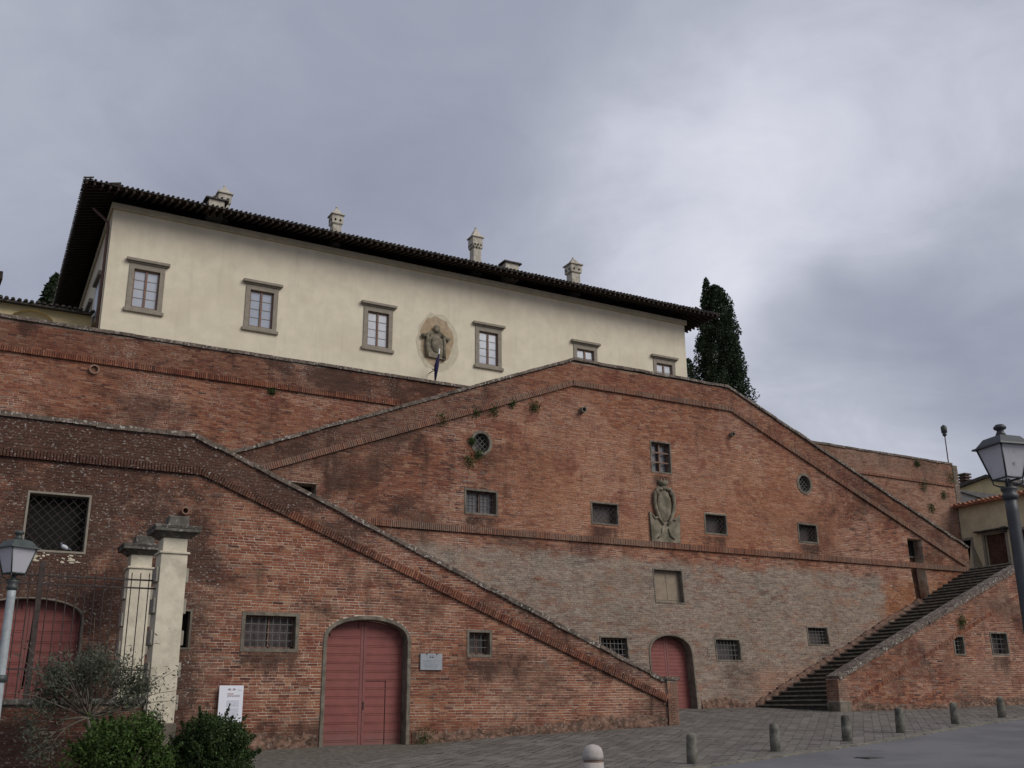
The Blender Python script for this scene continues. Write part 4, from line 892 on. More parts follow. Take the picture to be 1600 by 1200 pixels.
# dark roof corner at the very left edge
q = aD(0, 440, 40)
q0, q1 = aY(5, 424, 46), aY(1, 445, 46)
r = thing('corner_house', (q1[0]-2.6, 48, 10.8), 'dark corner of a roof cut off by the left edge of the picture', 'house')
mb = MB(); mb.box(q0[0]-5.5, q0[0]-.75, 46.5, 52, 10.8, q0[2]-.5); mb.build('wall', M['ochre2'], r)
mb = MB(); mb.hexa([(q0[0]-6, 46, q0[2]-.35), (q0[0]+.02, 46, q0[2]-.35), (q0[0]-.25, 52.5, q0[2]-.35), (q0[0]-6, 52.5, q0[2]-.35), (q0[0]-6, 46, q0[2]), (q0[0], 46, q0[2]), (q0[0]-.25, 52.5, q0[2]), (q0[0]-6, 52.5, q0[2])]); mb.build('roof', M['rafter'], r)

# ------------------------------------------------------------------ yellow building on the stair landing
BX = 44.8
r = thing('landing_house', (BX+3, 29, 5.52), 'low ochre building with brown doors at the top of the stairs', 'house')
zt = aX(1545, 783, BX)[2]
ys_ = lambda px, py: aX(px, py, BX)
holes = []
def yrect(px0, py0, px1, py1):
    a, b = ys_(px0, py0), ys_(px1, py1); return (b[1], a[1], min(a[2], b[2]), max(a[2], b[2]))
d1 = (ys_(1571, 840)[1], ys_(1538, 840)[1], 5.55, ys_(1552, 835)[2]); d0 = (ys_(1518, 850)[1], ys_(1497, 846)[1], 5.95, ys_(1508, 845)[2]); d2 = (ys_(1618, 840)[1], ys_(1591, 835)[1], 5.9, ys_(1595, 828)[2])
lp = [[(20, 5.5), (34.46, 5.5), (34.46, zt), (20, zt)]]+[[(a, c), (b, c), (b, d), (a, d)] for a, b, c, d in (d0, d1, d2)]
vs = [p for l in lp for p in l]; tri = tessellate_polygon([[Vector((y, z, 0)) for y, z in l] for l in lp]); mb = MB(); n = len(vs)
fs = [tuple(t_) for t_ in tri]; k = 0
for l in lp: fs += [(k+i, k+(i+1) % 4, n+k+(i+1) % 4, n+k+i) for i in range(4)]; k += 4
mb.add([(BX, y, z) for y, z in vs]+[(BX+.3, y, z) for y, z in vs], fs); mb.build('wall', M['ochre2'], r)
mb = MB(); mb.box(BX+.3, BX+7, 20, 20.3, 5.5, zt); mb.box(BX+.3, BX+7, 34.2, 34.46, 5.5, zt); mb.build('wall', M['ochre2'], r)
for i, (a, b, c, d) in enumerate((d0, d1, d2)):
    mb = MB(); mb.box(BX+.18, BX+.22, a, b, c, d); o = mb.build('door' if i == 1 else 'window', M['brownwood'] if i else M['dark'], r)
    mb = MB(); 
    for y0, y1, z0, z1 in ((a-.13, a, c, d+.12), (b, b+.13, c, d+.12), (a, b, d, d+.12)): mb.box(BX-.03, BX+.05, y0, y1, z0, z1)
    mb.build('frame', M['pietra'], o)
    if i == 1:
        for k in range(7): mb = MB(); y0 = a+(b-a)*k/7; mb.box(BX+.16, BX+.185, y0+.01, a+(b-a)*(k+1)/7-.01, c, d-.02); mb.build('board', M['brownwood'], o)
    if i == 0: mb = MB(); mb.box(BX+.10, BX+.17, a+.1, b-.12, c, c+.8); mb.build('red_curtain', M['redthing'], o)
mb = MB(); mb.box(BX-.35, BX+.02, d1[0]-.3, d1[1]+.35, d1[3]+.16, d1[3]+.22); mb.build('canopy', M['tile'], r)
q = ys_(1571, 827); mb = MB(); mb.box(BX-.25, BX, q[1]-.1, q[1]+.12, q[2]-.12, q[2]+.12); mb.build('wall_lamp', M['lamp_black'], r)
mb = MB(); e0, e1 = 20, 35.2; mb.hexa([(BX-.35, e0, zt-.08), (BX-.35, e1, zt-.08), (BX+8, e1, zt+.6), (BX+8, e0, zt+.6), (BX-.35, e0, zt), (BX-.35, e1, zt), (BX+8, e1, zt+.7), (BX+8, e0, zt+.7)]); ro = mb.build('roof', M['tile_red'], r)
tile_rows('roof_tiles', ro, M['tile_red'], (BX-.4, e0, zt), (BX-.4, e1, zt), (1, 0, .083), lambda f: 1., .26, .095, nseg=6)
# white gable wall and yellow gabled house behind
X2 = 58.; a, b, c = aX(1491, 767, X2), aX(1566, 790, X2), aX(1491, 800, X2)
r = thing('white_house', (X2+2, (a[1]+b[1])/2, 5.52), 'stained white wall with sloping roof edge between the brick terrace and the yellow gable', 'house')
mb = MB(); pts = [(b[1]-1, 5.5), (a[1]+2, 5.5), (a[1]+2, a[2]+.3), (a[1], a[2]), (b[1], b[2]), (b[1]-1, b[2]-.1)]; n = len(pts)
mb.add([(X2, y, z) for y, z in pts]+[(X2+5, y, z) for y, z in pts], [tuple(range(n)), tuple(range(2*n-1, n-1, -1))]+[(i, i+n, (i+1) % n+n, (i+1) % n) for i in range(n)]); mb.build('wall', M['white'], r)
mb = MB(); mb.hexa([(X2-.15, b[1], b[2]), (X2-.15, a[1], a[2]), (X2+5, a[1], a[2]), (X2+5, b[1], b[2]), (X2-.15, b[1], b[2]+.12), (X2-.15, a[1], a[2]+.12), (X2+5, a[1], a[2]+.12), (X2+5, b[1], b[2]+.12)]); mb.build('roof', M['tile'], r)
X3 = 66.; a, b, c = aX(1488, 767, X3), aX(1545, 746, X3), aX(1625, 768, X3)
r = thing('gabled_house', (X3+3, b[1], 5.52), 'pale yellow house gable with a louvred flue beside the lamp', 'house')
mb = MB(); pts = [(c[1], 5.5), (a[1], 5.5), (a[1], a[2]), (b[1], b[2]), (c[1], c[2])]; n = 5
mb.add([(X3, y, z) for y, z in pts]+[(X3+9, y, z) for y, z in pts], [tuple(range(n)), tuple(range(2*n-1, n-1, -1))]+[(i, i+n, (i+1) % n+n, (i+1) % n) for i in range(n)]); mb.build('wall', M['yellow'], r)
mb = MB()
for p_, q_ in ((a, b), (b, c)): mb.hexa([(X3-.3, q_[1], q_[2]-.02), (X3-.3, p_[1], p_[2]-.02), (X3+9, p_[1], p_[2]-.02), (X3+9, q_[1], q_[2]-.02), (X3-.3, q_[1], q_[2]+.2), (X3-.3, p_[1], p_[2]+.2), (X3+9, p_[1], p_[2]+.2), (X3+9, q_[1], q_[2]+.2)])
mb.build('roof', M['tile'], r)
q = aX(1506, 740, X3+1); mb = MB(); mb.frus(X3+1, q[1], q[2]-1.8, q[2]-.8, .28, .28); ch = mb.build('flue', M['white'], r)
mb = MB()
for k in range(4): mb.frus(X3+1, q[1], q[2]-.8+k*.22, q[2]-.8+k*.22+.11, .36, .36)
mb.frus(X3+1, q[1], q[2]-.8, q[2], .24, .24); mb.build('louvre', M['copper'], ch)

# ------------------------------------------------------------------ foliage
def leaves(name, pts, size, mat, parent, aspect=.5, seed=1, kind=None, rnd=None):
    rr = np.random.RandomState(seed); n = len(pts); s_ = size*rr.uniform(.6, 1.3, n)[:, None]
    d1 = rr.normal(size=(n, 3)); d1 /= np.linalg.norm(d1, axis=1)[:, None]; d2 = np.cross(d1, rr.normal(size=(n, 3))); d2 /= np.linalg.norm(d2, axis=1)[:, None]
    a = d1*s_; b = d2*s_*aspect; V = np.stack([pts-a, pts+b, pts+a, pts-b], 1).reshape(-1, 3); F = np.arange(4*n).reshape(-1, 4)
    return np_mesh(name, V, F, rr.uniform(0, 1, n) if rnd is None else rnd, mat, parent, kind)
def crown_pts(n, c, rxy, h, prof, seed, lump=.18):
    rr = np.random.RandomState(seed); t = rr.beta(1., 1.15, n); a = rr.uniform(0, 2*PI, n); R = np.array([prof(x) for x in t])*rxy
    lum = 1+lump*np.sin(a*5+t*13)+lump*.8*np.sin(a*9-t*31+1)+lump*.6*np.sin(t*60+a*3); q = rr.uniform(.15, 1, n)**.45
    return np.stack([c[0]+R*lum*q*np.cos(a), c[1]+R*lum*q*np.sin(a), c[2]+t*h+rr.normal(0, .05, n)], 1)
def cypress(px, ptop, D, zb, rad, label, n=26000, seed=1, size=.11):
    q = aD(px, ptop, D); h = q[2]-zb; r = thing('cypress_tree', (q[0], q[1], zb), label, 'cypress tree')
    mb = MB(); mb.tube([(q[0], q[1], zb), (q[0], q[1], zb+h*.5), (q[0], q[1], zb+h*.9)], [.28, .17, .04], 8); mb.build('trunk', M['bark'], r)
    prof = lambda t: (min(1, t*6+.25))*max(0, 1-t**22)**.5*(1-.60*max(0, (t-.35)/.65))
    p = crown_pts(n, (q[0], q[1], zb+1.2), rad, h-1.2, prof, seed, .13); p2 = crown_pts(n//30, (q[0]-.75, q[1], zb+h*.78), rad*.22, h*.245, prof, seed+3, .2)
    p = np.vstack([p, p2]); leaves('crown', p, size, M['cypress'], r, .55, seed)
cypress(1116, 447, 76, 10.8, 2.35, 'tall dark cypress rising behind the right end of the villa roof', 70000, 3, .095)
cypress(1074, 560, 90, 10.8, 1.3, 'small cypress partly hidden in the gap between the villa corner and the tall cypress', 8000, 5, .12)
q = aD(76, 427, 68)
r = thing('evergreen_tree', (q[0], q[1], 10.8), 'dark evergreen tree behind the left eave of the villa', 'tree')
mb = MB(); mb.tube([(q[0], q[1], 10.8), (q[0]+.2, q[1], q[2]-3)], [.3, .1], 8); mb.build('trunk', M['bark'], r)
leaves('crown', crown_pts(16000, (q[0]+.5, q[1], 15), 2.0, q[2]-15, lambda t: (1-t**3)**.5*(.5+.5*(1-t)), 8, .16), .16, M['cypress'], r, .6, 4)

def bush(name, px, py, D, rx, rz, mat, label, n, size, seed, zb=None):
    c = aD(px, py, D); zb = gz(c[0], c[1]); rr = np.random.RandomState(seed); r = thing(name, (c[0], c[1], zb), label, 'shrub'); h = c[2]+rz-zb
    mb = MB()
    for k in range(9): a = rr.uniform(0, 2*PI); mb.tube([(c[0], c[1], zb), (c[0]+rx*.3*math.cos(a), c[1]+rx*.3*math.sin(a), zb+h*.4), (c[0]+rx*.7*math.cos(a), c[1]+rx*.7*math.sin(a), zb+h*rr.uniform(.6, .85))], [.03, .02, .008], 5)
    mb.build('stem', M['bark'], r)
    cl_ = []; m_ = 44
    for k in range(m_):
        a = rr.uniform(0, 2*PI); e = rr.uniform(0, 1); q = rr.uniform(.35, .85); ctr = np.array([c[0]+rx*q*math.cos(a)*math.sqrt(1-e*e*.8), c[1]+rx*q*math.sin(a)*math.sqrt(1-e*e*.8), zb+h*(.1+.78*e)]); s_ = rx*rr.uniform(.18, .36)
        d = rr.normal(size=(n//m_, 3)); d /= np.linalg.norm(d, axis=1)[:, None]; cl_.append(ctr+d*s_*(rr.uniform(.3, 1.05, (n//m_, 1))**.5+(rr.rand(n//m_, 1) < .12)*rr.uniform(0, .5, (n//m_, 1))))
    for k in range(46):          # loose shoots breaking the outline
        a = rr.uniform(0, 2*PI); e = rr.uniform(.25, 1.); q = math.sqrt(max(.05, 1-e*e*.8)); p0 = np.array([c[0]+rx*.75*q*math.cos(a), c[1]+rx*.75*q*math.sin(a), zb+h*(.1+.8*e)]); d = np.array([math.cos(a)*q, math.sin(a)*q, .3+e]); d /= np.linalg.norm(d)
        t_ = rr.uniform(0, 1, (70, 1))**.8; cl_.append(p0+d*t_*rx*rr.uniform(.2, .45)+rr.normal(0, .028, (70, 3))*(1.15-t_))
    leaves('foliage', np.vstack(cl_), size, mat, r, .5, seed); return r
bush('bright_shrub', 196, 1180, 17.0, .95, .55, M['shrub'], 'bright green bushy shrub at the foot of the near gate pillar', 26000, .030, 4)
bush('dark_shrub', 332, 1178, 18.8, .86, .62, M['shrub2'], 'dark green shrub below the white information board', 24000, .030, 9)
bush('dark_shrub', 262, 1215, 19.2, .6, .65, M['shrub2'], 'low dark shrub filling the gap between bright shrub and dark shrub', 12000, .028, 12)
# olive
base = aD(142, 1132, 17.2); zb = gz(base[0], base[1])
r = thing('olive_tree', (base[0], base[1], zb), 'small loose grey green olive tree in front of the iron railing', 'olive tree')
rr = random.Random(8); mb = MB(); tips = []
def branch(p, d, L, rad, lev):
    pts = [p]; q = Vector(p); dd = Vector(d).normalized()
    for k in range(3): dd = (dd+Vector((rr.uniform(-.25, .25), rr.uniform(-.25, .25), rr.uniform(-.08, .22)))).normalized(); q = q+dd*L/3; pts.append(q.copy())
    mb.tube(pts, [rad, rad*.85, rad*.7, rad*.5], 6)
    if lev == 0:
        tips.append((pts[1], pts[3])); return
    for k in range(4 if lev > 1 else 5):
        s_ = pts[rr.choice((2, 3, 3))]; nd = (dd+Vector((rr.uniform(-1, 1), rr.uniform(-1, 1), rr.uniform(-.5, .6)))*.95).normalized(); branch(s_, nd, L*rr.uniform(.55, .8), rad*.5, lev-1)
    tips.append((pts[2], pts[3]))
tr_top = Vector(base)+Vector((-.05, 0, .12)); mb.tube([(base[0]+.05, base[1], zb-.05), (base[0]-.03, base[1], zb+.3*(base[2]-zb)), (base[0]+.05, base[1], (zb+base[2])/2), tuple(tr_top)], [.055, .042, .038, .03], 7)
for d in ((-1, .2, .8), (.9, -.2, .8), (-.4, -.6, 1.), (.3, .6, 1.1), (-1, .5, .25), (1.1, .2, .3), (.1, 0, 1.2), (-1, -.3, -.05), (1, -.2, -.05), (-.5, .5, 1.3), (-1, .1, .5), (-.8, -.5, .6), (.7, .5, .55), (1.1, -.1, .55), (-.7, .2, -.25), (.6, -.3, -.2)): branch(tr_top, d, .54, .020, 2)
mb.build('trunk', M['bark'], r)
mb = MB()
for k in range(16):
    a_ = rr.uniform(0, 2*PI); e_ = rr.uniform(.1, 1.2); d = Vector((math.cos(a_), math.sin(a_)*.6, e_)).normalized(); L_ = rr.uniform(.9, 1.45); q0_ = tr_top+d*.25; q1_ = q0_+d*L_*.6+Vector((0, 0, .05)); q2_ = q0_+d*L_+Vector((0, 0, rr.uniform(-.05, .2))); mb.tube([q0_, q1_, q2_], [.010, .006, .003], 5); tips += [(q1_, q2_), (q0_.lerp(q1_, .5), q1_)]
mb.build('shoot', M['bark'], r)
# long shoots straggling out of the crown
P_ = []; rn = np.random.RandomState(4)
for a, b in tips:
    m_ = 18; t_ = rn.uniform(-.1, 1.25, (m_, 1)); P_.append(np.array(a)+(np.array(b)-np.array(a))*t_+rn.normal(0, .075, (m_, 3)))
P_ = np.vstack(P_); leaves('foliage', P_, .040, M['olive'], r, .28, 6); print('olive leaves', len(P_))

# weeds growing from the masonry
def weed(px, py, Y, r_, label, seed):
    c = aY(px, py, Y); rr = np.random.RandomState(seed); p = np.array([c[0], Y-.05, c[2]])+rr.normal(size=(260, 3))*np.array([r_*.45, .05, r_*.5])-np.array([0, 0, .0]); p[:, 1] = Y-np.abs(p[:, 1]-Y)
    o = leaves('wall_weed', p-np.array([c[0], Y, c[2]-r_]), .032, M['weed'], None, .45, seed); o.location = (c[0], Y, c[2]-r_); tag(o, label, 'plant', 'weeds rooted in the brick joints')
for i, (px, py, Y, r_, l) in enumerate((
    (733, 720, 29.9, .28, 'green weed tuft just below and left of the left round window'), (747, 711, 29.9, .2, 'small weed on the lower rim of the left round window'), (736, 690, 29.9, .13, 'tiny sprig at the left rim of the left round window'),
    (690, 655, 29.9, .2, 'weed on the sloping string course, lowest of its row'), (743, 644, 29.9, .18, 'weed on the sloping string course, second from the bottom of its row'), (771, 640, 29.9, .26, 'bushy weed hanging under the sloping string course above the left round window'),
    (800, 630, 29.9, .15, 'small weed near the upper end of the sloping string course'), (834, 636, 29.9, .22, 'weed clump on the bricks below the peak of the left slope'),
    (1432, 724, 34.5, .2, 'weed near the top edge of the right terrace wall'), (1442, 760, 34.5, .34, 'hanging weed in the middle of the right terrace wall'), (1474, 774, 34.5, .22, 'round weed right of the hanging weed on the right terrace wall'),
    (1455, 794, 34.5, .26, 'lowest weed on the right terrace wall'), (1486, 748, 34.45, .4, 'ivy running down the corner of the right terrace wall'), (1501, 972, 25.48, .25, 'weed above the small barred window of the right stair wall'), (662, 1155, 25.4, .3, 'tuft of weeds at the foot of the right gate jamb'), (425, 612, 34.5, .15, 'weed hanging from the string course of the terrace wall'))):
    weed(px, py, Y, r_, l, 50+i)

# ------------------------------------------------------------------ signs
a, b = aY(343, 1071, 25.38), aY(377, 1129, 25.38); x0, x1, z0, z1 = a[0], a[0]+.565, b[2], a[2]; y = 25.36
mb = MB(); mb.box(x0, x1, y, y+.025, z0, z1); s_ = mb.build_top('information_board', M['sign'], (x0, y, z0), 'white information board with small printed text on the brick wall', 'sign'); hh = z1-z0; ww = x1-x0
def mark(name, m_, fx0, fx1, fz0, fz1):
    mb.box(x0+ww*fx0, x0+ww*fx1, y-.003, y, z1-hh*fz1, z1-hh*fz0)
mb = MB(); mark(0, 0, .34, .47, .10, .115); mark(0, 0, .56, .68, .10, .115); mb.ell((x0+ww*.42, y-.002, z1-hh*.095), (.028, .002, .016), 10, 5); mb.ell((x0+ww*.61, y-.002, z1-hh*.095), (.028, .002, .016), 10, 5); mb.build('logo', M['ink'], s_)
mb = MB(); mark(0, 0, .36, .66, .122, .130); mark(0, 0, .34, .60, .215, .235); mb.build('heading', M['inkred'], s_)
mb = MB()
for f0, l_ in ((.255, .86), (.29, .86)):
    f = .34
    while f < l_: w_ = random.uniform(.03, .10); mark(0, 0, f, min(f+w_, l_), f0, f0+.018); f += w_+.02
mark(0, 0, .74, .93, .120, .128); mb.build('title_text', M['ink'], s_)
mb = MB(); f0 = .40
while f0 < .86:
    f = .32
    while f < .84: w_ = random.uniform(.02, .09); mark(0, 0, f, min(f+w_, .84), f0, f0+.009); f += w_+.012
    f0 += .019 if not (.56 < f0 < .585) else .04
mb.build('body_text', M['inkgrey'], s_)
mb = MB()
for px_ in (x0+.03, x1-.06): mb.box(px_, px_+.03, y+.025, 25.52, (z0+z1)/2-.02, (z0+z1)/2+.02)
mb.build('bracket', M['iron'], s_)
a, b = aY(657, 1021, 25.46), aY(690.5, 1047, 25.46); x0, x1, z0, z1 = a[0], b[0], b[2], a[2]; y = 25.445
mb = MB(); mb.box(x0, x1, y, y+.07, z0, z1); s_ = mb.build_top('wall_plaque', M['plaque'], (x0, y, z0), 'grey metal plaque right of the big red gate', 'plaque'); hh = z1-z0; ww = x1-x0
mb = MB(); mark(0, 0, .42, .47, .08, .28); mark(0, 0, .54, .60, .08, .28); mark(0, 0, .44, .58, .20, .26)
for f0, l0, l1 in ((.42, .12, .86), (.50, .14, .7), (.62, .12, .84), (.70, .2, .78), (.78, .15, .84), (.86, .25, .75)):
    f = l0
    while f < l1: w_ = random.uniform(.02, .08); mark(0, 0, f, min(f+w_, l1), f0, f0+.025); f += w_+.02
mb.build('engraving', M['inkplaque'], s_)
mb = MB(); 
for f in (.28, .74): mb.ell((x0+ww*f, y-.005, z1-.01), (.02, .01, .02), 8, 5)
mb.build('screw', M['iron'], s_)

# pigeon on the sill of the big barred opening
q = aY(101, 853, 25.56); zf = 3.46
mb = MB(); mb.ell((q[0], 25.56, zf+.13), (.12, .06, .07), 12, 8, 0); mb.v = [(x, y, z+(x-q[0])*-.35) for x, y, z in mb.v]
mb.ell((q[0]-.10, 25.56, zf+.23), (.035, .032, .04), 10, 6, 1); mb.tube([(q[0]-.07, 25.56, zf+.16), (q[0]-.1, 25.56, zf+.22)], [.045, .03], 8, 1); mb.tube([(q[0]-.13, 25.56, zf+.228), (q[0]-.165, 25.56, zf+.22)], [.010, .003], 6, 2)
mb.tube([(q[0]+.08, 25.56, zf+.10), (q[0]+.2, 25.56, zf+.045)], [.04, .02], 6, 1)
for sg in (-.02, .02): mb.tube([(q[0]-.01, 25.56+sg, zf+.09), (q[0]-.01, 25.56+sg, zf+.0)], .006, 5, 2)
mb.v = [(q[0]+(x-q[0])*.75, y, zf+(z-zf)*.75) for x, y, z in mb.v]
mb.build_top('pigeon', [M['feather'], M['featherdark'], M['iron']], (q[0], 25.56, zf), 'pale grey pigeon sitting on the sill of the big latticed opening', 'pigeon')

# ------------------------------------------------------------------ gate pillars, railing
def pillar(cx, cy, ztop, label):
    g = gz(cx, cy); r = thing('gate_pillar', (cx, cy, g), label, 'gate pillar', 'pillars of the garden gate'); h = .245
    mb = MB(); mb.frus(cx, cy, g-.1, -.22, h+.05, h+.04); mb.build('plinth', M['stone'], r, .01)
    mb = MB(); mb.frus(cx, cy, -.22, ztop-.62, h, h); mb.build('shaft', M['pillar'], r, .006)
    mb = MB(); mb.frus(cx, cy, ztop-.62, ztop-.58, h+.035, h+.035); mb.frus(cx, cy, ztop-.58, ztop-.32, h-.02, h-.02); mb.build('neck', M['pillar'], r, .006)
    mb = MB(); mb.frus(cx, cy, ztop-.32, ztop-.22, h, h+.12); mb.frus(cx, cy, ztop-.22, ztop-.16, h+.18, h+.18); mb.frus(cx, cy, ztop-.16, ztop-.1, h+.18, h+.2); mb.build('capital', M['capstone'], r, .008)
    mb = MB(); mb.frus(cx+.04, cy, ztop-.1, ztop+.12, h-.04, h-.06); mb.build('top_block', M['capstone'], r, .02)
    z = .0
    while z < ztop-.95:
        for sg in (-1, 1):
            for sy in (-1, 1):
                mb = MB(); mb.box(*(sorted((cx+sg*(h-.005), cx+sg*(h+.055)))), cy+sy*.11-.10, cy+sy*.11+.10, z, z+.27); mb.build('quoin_block', M['pillarside'], r, .008)
        z += .58
    return r
p1 = aY(262.5, 985, 20.475); pillar(p1[0]+.0, 20.72, 3.47, 'nearer and taller looking cream gate pillar with dark moulded cap')
q = aY(211, 985, 24.055); pillar(q[0], 24.3, 3.60, 'farther gate pillar seen between the railing bars')
FY = 20.72; fx1 = p1[0]-.25; fx0 = -1.9; zc = aY(120, 1092, FY)[2]
r = thing('garden_wall', ((fx0+fx1)/2, FY, gz(1, FY)), 'low dark brick wall with a stone top under the iron railing', 'brick wall')
W = Wall(r, lambda z: FY-.15, 'front'); W.slab([(fx0, -2), (fx1, -2), (fx1, zc-.1), (fx0, zc-.1)], .3); W.bricks([(fx0, -1.6), (fx1, -1.6), (fx1, zc-.1), (fx0, zc-.1)], .066, 260, seed=9, prefer=lambda x, z: True)
x = fx0
while x < fx1-.05:
    L = min(random.uniform(.6, .9), fx1-x); mb = MB(); mb.box(x, x+L-.008, FY-.21, FY+.21, zc-.1, zc); mb.build('coping_stone', M['capstone'], r, .01); x += L
zt1 = aY(150, 903, FY)[2]; zt0 = zt1-.09; zl = aY(200, 1047, FY)[2]
r = thing('iron_railing', ((fx0+fx1)/2, FY, zc), 'tall rusty iron railing standing on the low brick wall beside the gate pillar', 'railing')
for z in (zt1, zt0-.06, zl): mb = MB(); mb.box(fx0, fx1, FY-.02, FY+.02, z-.014, z+.014); mb.build('rail', M['iron'], r)
pxp = aY(52, 1000, FY)[0]
bm_ = MB(); bm_.lathe(0, 0, [(.0095, 0), (.0095, 1)], 8); me_bar = bpy.data.meshes.new('bar'); me_bar.from_pydata(bm_.v, [], bm_.f); me_bar.materials.append(M['iron'])
x = fx1-.13; og = org(r)
while x > fx0:
    if abs(x-pxp) > .06: o = bpy.data.objects.new('bar', me_bar); COL.objects.link(o); o.parent = r; o.location = (x-og[0], FY-og[1], 0); o.scale = (1, 1, zt1-zc+.13)
    x -= .158
mb = MB(); mb.box(pxp-.045, pxp+.045, FY-.045, FY+.045, zc, zt1+.25); mb.build('post', M['iron'], r)
mb = MB(); mb.tube([(pxp, FY+.03, zt1), (pxp+.02, FY+1.3, zc+.2)], .018, 6); mb.build('brace', M['iron'], r)

# ------------------------------------------------------------------ street lamps
def lamp(px, py, D, label, sc, body, polemat, rot, pole_r=.062, twotone=False, ring_z=None):
    t0 = aD(px, py, D); cx, cy, zl = t0[0], t0[1], t0[2]      # measured point: foot of the lantern
    g = gz(cx, cy); r = thing('street_lamp', (cx, cy, g), label, 'street lamp', 'lantern street lamps'); s_ = sc
    prof = [(pole_r*2.2, g), (pole_r*2.2, g+.12), (pole_r*1.5, g+.2), (pole_r*1.5, g+.9), (pole_r*1.15, g+1.0), (pole_r*.95, zl-.28), (pole_r*.95, zl-.15*s_)]
    mb = MB(); mb.lathe(cx, cy, prof, 18); pm = mb.build('pole', M[polemat], r)
    mb = MB(); mb.lathe(cx, cy, [(pole_r, zl-.20*s_), (pole_r*1.28, zl-.17*s_), (pole_r*1.28, zl-.13*s_), (pole_r*.95, zl-.11*s_), (pole_r*1.3, zl-.07*s_), (pole_r*1.3, zl-.04*s_), (pole_r*.5, zl-.03*s_), (pole_r*.4, zl+.07*s_)], 18); mb.build('collar', M[body], r)
    if ring_z is not None: mb = MB(); mb.lathe(cx, cy, [(pole_r, ring_z-.05), (pole_r*1.45, ring_z-.04), (pole_r*1.45, ring_z+.04), (pole_r, ring_z+.05)], 18); mb.build('ring', M[body], r)
    c_, q_ = math.cos(rot), math.sin(rot)
    def R(x, y): return (cx+x*c_-y*q_, cy+x*q_+y*c_)
    zb, zt = zl+.07*s_, zl+.47*s_; a, b = .125*s_, .215*s_
    for k, (sx, sy) in enumerate(((-1, -1), (1, -1), (1, 1), (-1, 1))):
        mb = MB(); p_, p2 = R(sx*a, sy*a), R(sx*b, sy*b); mb.tube([(*p_, zb), (*p2, zt)], .012*s_, 5); mb.build('corner_bar', M[body], r)
        sx2, sy2 = ((1, -1), (1, 1), (-1, 1), (-1, -1))[k]; k_ = .97
        pts = [(*R(sx*a*k_, sy*a*k_), zb), (*R(sx2*a*k_, sy2*a*k_), zb), (*R(sx2*b*k_, sy2*b*k_), zt), (*R(sx*b*k_, sy*b*k_), zt)]; pi_ = [(*R(sx*a*(k_-.03), sy*a*(k_-.03)), zb), (*R(sx2*a*(k_-.03), sy2*a*(k_-.03)), zb), (*R(sx2*b*(k_-.03), sy2*b*(k_-.03)), zt), (*R(sx*b*(k_-.03), sy*b*(k_-.03)), zt)]
        mb = MB(); mb.hexa(pts[:2]+[pi_[1], pi_[0]]+[pts[3], pts[2], pi_[2], pi_[3]]); mb.build('glass_pane', M['lampglass'], r)
        mb = MB(); mb.tube([pts[0], pts[1]], .013*s_, 5); mb.build('bottom_rail', M[body], r)
        if k % 2 == 0 or True:
            mb = MB(); e = R(sx*a, sy*a); pts = [(*e, zb), (*R(sx*a*.95, sy*a*.95), zb-.06*s_), (*R(sx*a*.6, sy*a*.6), zl-.02*s_), (*R(sx*a*.25, sy*a*.25), zl-.03*s_)]; mb.tube(pts, .010*s_, 5); mb.build('scroll_arm', M[body], r)
    mb = MB(); mb.frus(cx, cy, zt, zt+.02*s_, b*1.22, b*1.2, rot=rot); mb.frus(cx, cy, zt+.02*s_, zt+.13*s_, b*1.08, b*.72, rot=rot); mb.frus(cx, cy, zt+.13*s_, zt+.155*s_, b*.72, b*.40, rot=rot); hat = mb.build('roof', M[body], r)
    mb = MB(); zz_ = zt+.15*s_; mb.lathe(cx, cy, [(.075*s_, zz_), (.05*s_, zz_+.05*s_), (.04*s_, zz_+.08*s_), (.075*s_, zz_+.10*s_), (.078*s_, zz_+.125*s_), (.05*s_, zz_+.155*s_), (.01*s_, zz_+.165*s_)], 14); mb.build('finial', M[body], hat)
    return r
lamp(1575.5, 757, 10.6, 'tall dark grey lantern street lamp cut by the right edge of the picture', .81, 'lamp_black', 'lamp_black', math.radians(-12), .062)
ringz = aD(2, 1062, 14.6)[2]
lamp(21, 903, 14.6, 'lantern street lamp at the left edge with a pale galvanised pole', .86, 'lamp_green', 'galv', math.radians(28), .060, ring_z=ringz)
# slim lamp on the corner of the terrace wall
q = aY(1483, 731, 34.8); tp = aY(1474, 664, 34.8); z0 = 11.6
r = thing('slim_lamp', (q[0], 34.8, z0), 'slim pole with a small lantern on the right corner of the terrace wall', 'street lamp')
h_ = tp[2]; mb = MB(); mb.tube([(q[0], 34.8, z0), (q[0], 34.8, h_-.5)], .03, 6); mb.build('pole', M['copper'], r)
mb = MB(); mb.lathe(q[0], 34.8, [(.05, h_-.62), (.13, h_-.52), (.07, h_-.46), (.15, h_-.42), (.16, h_-.12), (.10, h_-.05), (.03, h_)], 10); mb.build('lantern', M['lamp_green'], r)

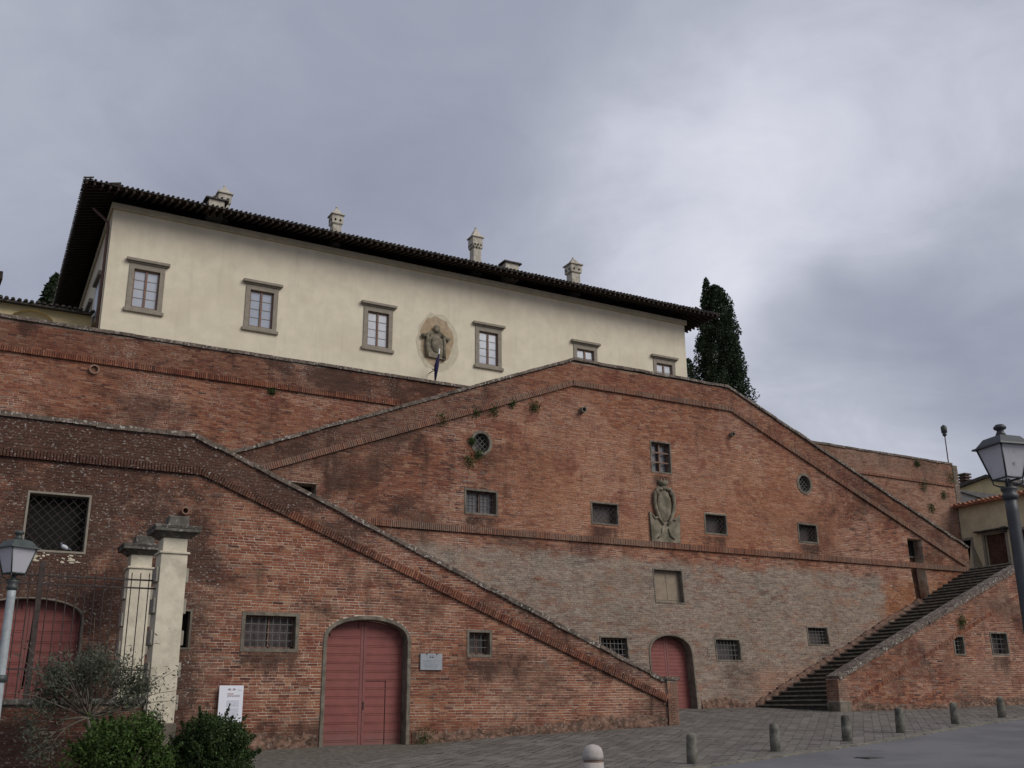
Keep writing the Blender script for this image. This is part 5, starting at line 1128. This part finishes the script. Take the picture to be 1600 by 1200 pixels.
# ------------------------------------------------------------------ bollards
BL = [(1082, 1148, 1195), (1212, 1132, 1175), (1324, 1119, 1159), (1408, 1107, 1146), (1493, 1099, 1132), (1566, 1090, 1122)]
names = ['stone bollard nearest the camera, in front of the small pier', 'second nearest stone bollard, left of the stair foot', 'stone bollard in front of the square stair pier', 'stone bollard just right of the stair pier', 'stone bollard below the small barred window of the stair wall', 'farthest stone bollard near the right edge']
bm_ = MB(); bm_.lathe(0, 0, [(.115, -.1), (.115, .3), (.108, .5), (.100, .575), (.075, .61), (.0, .62)], 18)
me = bpy.data.meshes.new('stone_bollard'); me.from_pydata(bm_.v, [], bm_.f); me.polygons.foreach_set('use_smooth', [True]*len(bm_.f)); me.materials.append(M['bollard'])
for (px, t0, b0), nm in zip(BL, names):
    d = ray(px, b0); D = 1625*.62/(b0-t0)
    for it in range(3): pass
    lo, hi = 5., 60.      # where the line of sight to the foot meets the ground
    for it in range(50):
        mid = (lo+hi)/2; q = d*mid
        if q[2] > gz(q[0], q[1]): lo = mid
        else: hi = mid
    D2 = lo if abs(lo-D) < 5 else D
    q = d*D2; g = gz(q[0], q[1]); o = bpy.data.objects.new('stone_bollard', me); COL.objects.link(o); o.location = (q[0], q[1], g); s_ = D2/D; o.scale = (s_, s_, s_); o.rotation_euler = (random.uniform(-.02, .02), random.uniform(-.02, .02), random.uniform(0, 6))
    tag(o, nm, 'bollard', 'stone bollards along the road edge'); print('bollard', px, D, D2, g)
q = aD(926, 1163, 14.5); g = gz(q[0], q[1]); z1 = q[2]
r = thing('pale_bollard', (q[0], q[1], g), 'pale domed concrete bollard with a reddish ring at the bottom edge of the picture', 'bollard')
R_ = .145; mb = MB(); mb.lathe(q[0], q[1], [(R_, g-.05), (R_, z1-.235)], 24); mb.build('shaft', M['wbollard'], r)
mb = MB(); mb.lathe(q[0], q[1], [(R_*.93, z1-.235), (R_*.93, z1-.205)], 24); mb.build('red_band', M['terracotta'], r)
mb = MB(); mb.lathe(q[0], q[1], [(R_, z1-.205), (R_, z1-.15), (R_*.96, z1-.10), (R_*.82, z1-.05), (R_*.55, z1-.017), (R_*.2, z1-.002), (.002, z1)], 24); mb.build('dome', M['wbollard'], r)
